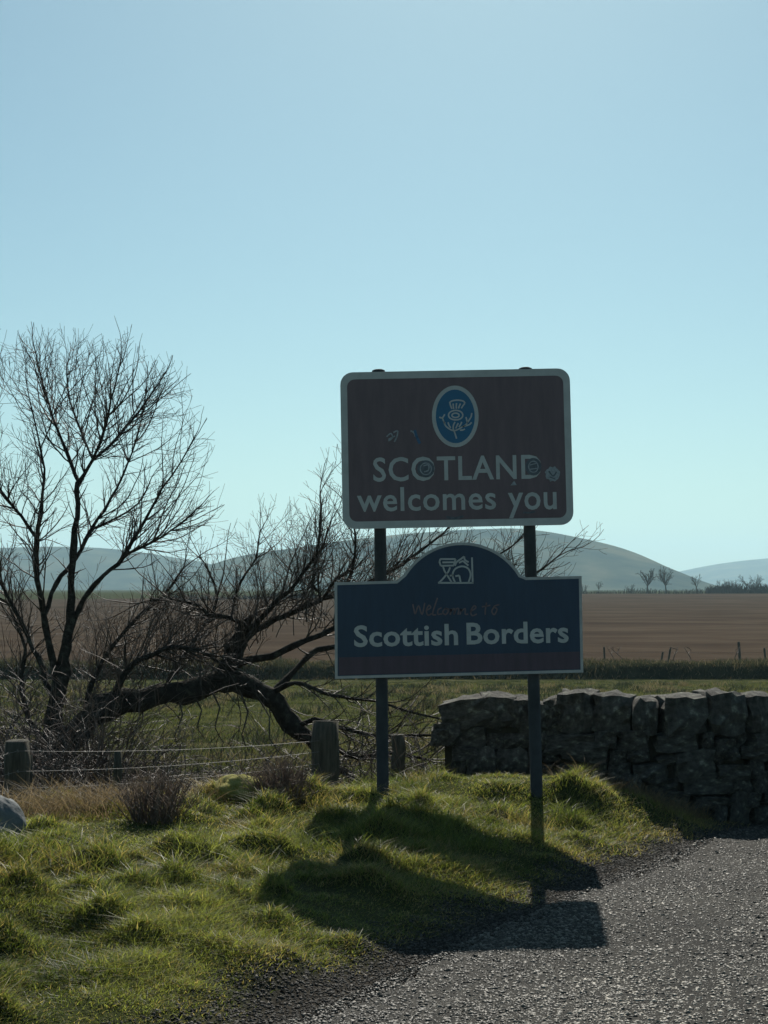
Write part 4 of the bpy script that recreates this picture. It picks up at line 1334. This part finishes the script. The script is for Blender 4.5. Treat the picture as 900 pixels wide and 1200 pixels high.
# bramble thicket under the trees
tb = Tubes()
rb = random.Random(9)
for k in range(1250):
    px = rb.choice([rb.gauss(40, 60), rb.uniform(-60, 510), rb.uniform(-60, 200)])
    Yd = rb.uniform(11.2, 15.4)
    x = (px - 450) / F * Yd
    z = h1(x, Yd)
    p = Vector((x, Yd, z))
    d = Vector((rb.gauss(0, .55), rb.gauss(0, .4), 1)).normalized()
    Ln = rb.uniform(.35, 1.35) * (1.15 if px < 150 else .7)
    pts, rad = [p.copy()], [.006]
    nseg = 8
    for i in range(nseg):
        d = (d + Vector((rb.gauss(0, .2), rb.gauss(0, .2), -.16 * i / nseg * 1.6))).normalized()
        p = p + d * Ln / nseg
        pts.append(p.copy())
        rad.append(.006 - .0045 * (i + 1) / nseg)
        if rb.random() < .55:
            e = (d + Vector((rb.gauss(0, .8), rb.gauss(0, .8), rb.gauss(.2, .5)))).normalized()
            ll = rb.uniform(.08, .32)
            tb.add([tuple(p), tuple(p + e * ll * .5 + Vector((0, 0, .01))), tuple(p + e * ll)], [.0035, .0028, .0015], 3, False)
    tb.add([tuple(v) for v in pts], rad, 4, False)
tag(link('bramble_thicket', tb.mesh('bramble_thicket'), M['bramble']), 'tangled leafless bramble stems under the bare trees', 'brambles', kind='stuff')

# chippings on the road and loose gravel along its edge
OCT = np.array([(1, 0, 0), (0, 1, 0), (-1, 0, 0), (0, -1, 0), (0, 0, 1), (0, 0, -1)], float)
OF = np.array([(0, 1, 4), (1, 2, 4), (2, 3, 4), (3, 0, 4), (1, 0, 5), (2, 1, 5), (3, 2, 5), (0, 3, 5)])
def pebbles(name, X, Y, Z, size, seed, tone, flat=.6, mat='gravel'):
    rg = np.random.default_rng(seed)
    n = len(X)
    V = OCT[None] * (size[:, None, None] * rg.uniform(.6, 1.3, (n, 6, 1)))
    V = V + rg.normal(0, .18, (n, 6, 3)) * size[:, None, None]
    V[:, :, 2] *= flat
    a = rg.uniform(0, 6.283, n)
    c, s = np.cos(a)[:, None], np.sin(a)[:, None]
    x = V[:, :, 0] * c - V[:, :, 1] * s
    y = V[:, :, 0] * s + V[:, :, 1] * c
    # random tilt
    b = rg.normal(0, .35, n)
    cb, sb_ = np.cos(b)[:, None], np.sin(b)[:, None]
    z2 = V[:, :, 2] * cb + y * sb_
    y2 = y * cb - V[:, :, 2] * sb_
    V = np.stack([x + X[:, None], y2 + Y[:, None], z2 + Z[:, None]], -1)
    T = (np.arange(n)[:, None, None] * 6 + OF[None]).reshape(-1, 3)
    C = np.repeat(tone, 6, 0)
    return link(name, mesh_np(name, V.reshape(-1, 3), T, False, C), M[mat])
rg = np.random.default_rng(21)
n0 = 190000
Y = 4.6 + 7.7 * rg.random(n0) ** 1.5
X = (rg.random(n0) * 2 - 1) * (Y * .27 + .15)
Sg = edge_sd(X, Y)[0]
band = fbm(X * .45 + Y * .89, Sg * 3.5, 1.8, 81, 3)
k = (Sg < .1) & (rg.random(n0) < .72 + 1.3 * band)
X, Y = X[k], Y[k]
al = X * .45 + Y * .89
patch = np.clip(1 + 1.5 * fbm(al, Sg[k] * 3.2, 1.6, 83, 3) + .8 * fbm(X, Y, .5, 84, 2), .25, 2.1)[:, None]
tone = np.array([.115, .104, .083]) * rg.uniform(.35, 1.6, (len(X), 1)) * patch
o = pebbles('road_chippings', X, Y, H(X, Y, np.minimum(edge_sd(X, Y)[0], 0)) + .005, (.003 + .0105 * rg.random(len(X)) ** 2.2) * rg.uniform(.8, 1.25, len(X)), 22, tone, .55)
tag(o, 'coarse stone chippings standing proud of the worn road surface', 'chippings', kind='stuff')
X, Y, rg = scatter(300000, -2.4, 3.4, 4.2, 12.2, 24)
Sg = edge_sd(X, Y)[0]
k = (Sg > -.45 * rg.random(len(X)) ** 1.5 - .06) & (Sg < grass_edge(X, Y) + .3) & (np.abs(X) < Y * .275 + .2) & (rg.random(len(X)) < sstep(.5, .1, Sg - grass_edge(X, Y)))
X, Y, Sg = X[k], Y[k], Sg[k]
tone = np.array([.06, .054, .046]) * rg.uniform(.25, 1.9, (len(X), 1))
o = pebbles('loose_gravel', X, Y, H(X, Y) + .003, rg.uniform(.003, .010, len(X)) * rg.uniform(.7, 1.2, len(X)), 25, tone, .5, 'grit')
tag(o, 'loose dark gravel and grit strewn along the road edge', 'gravel', kind='stuff')
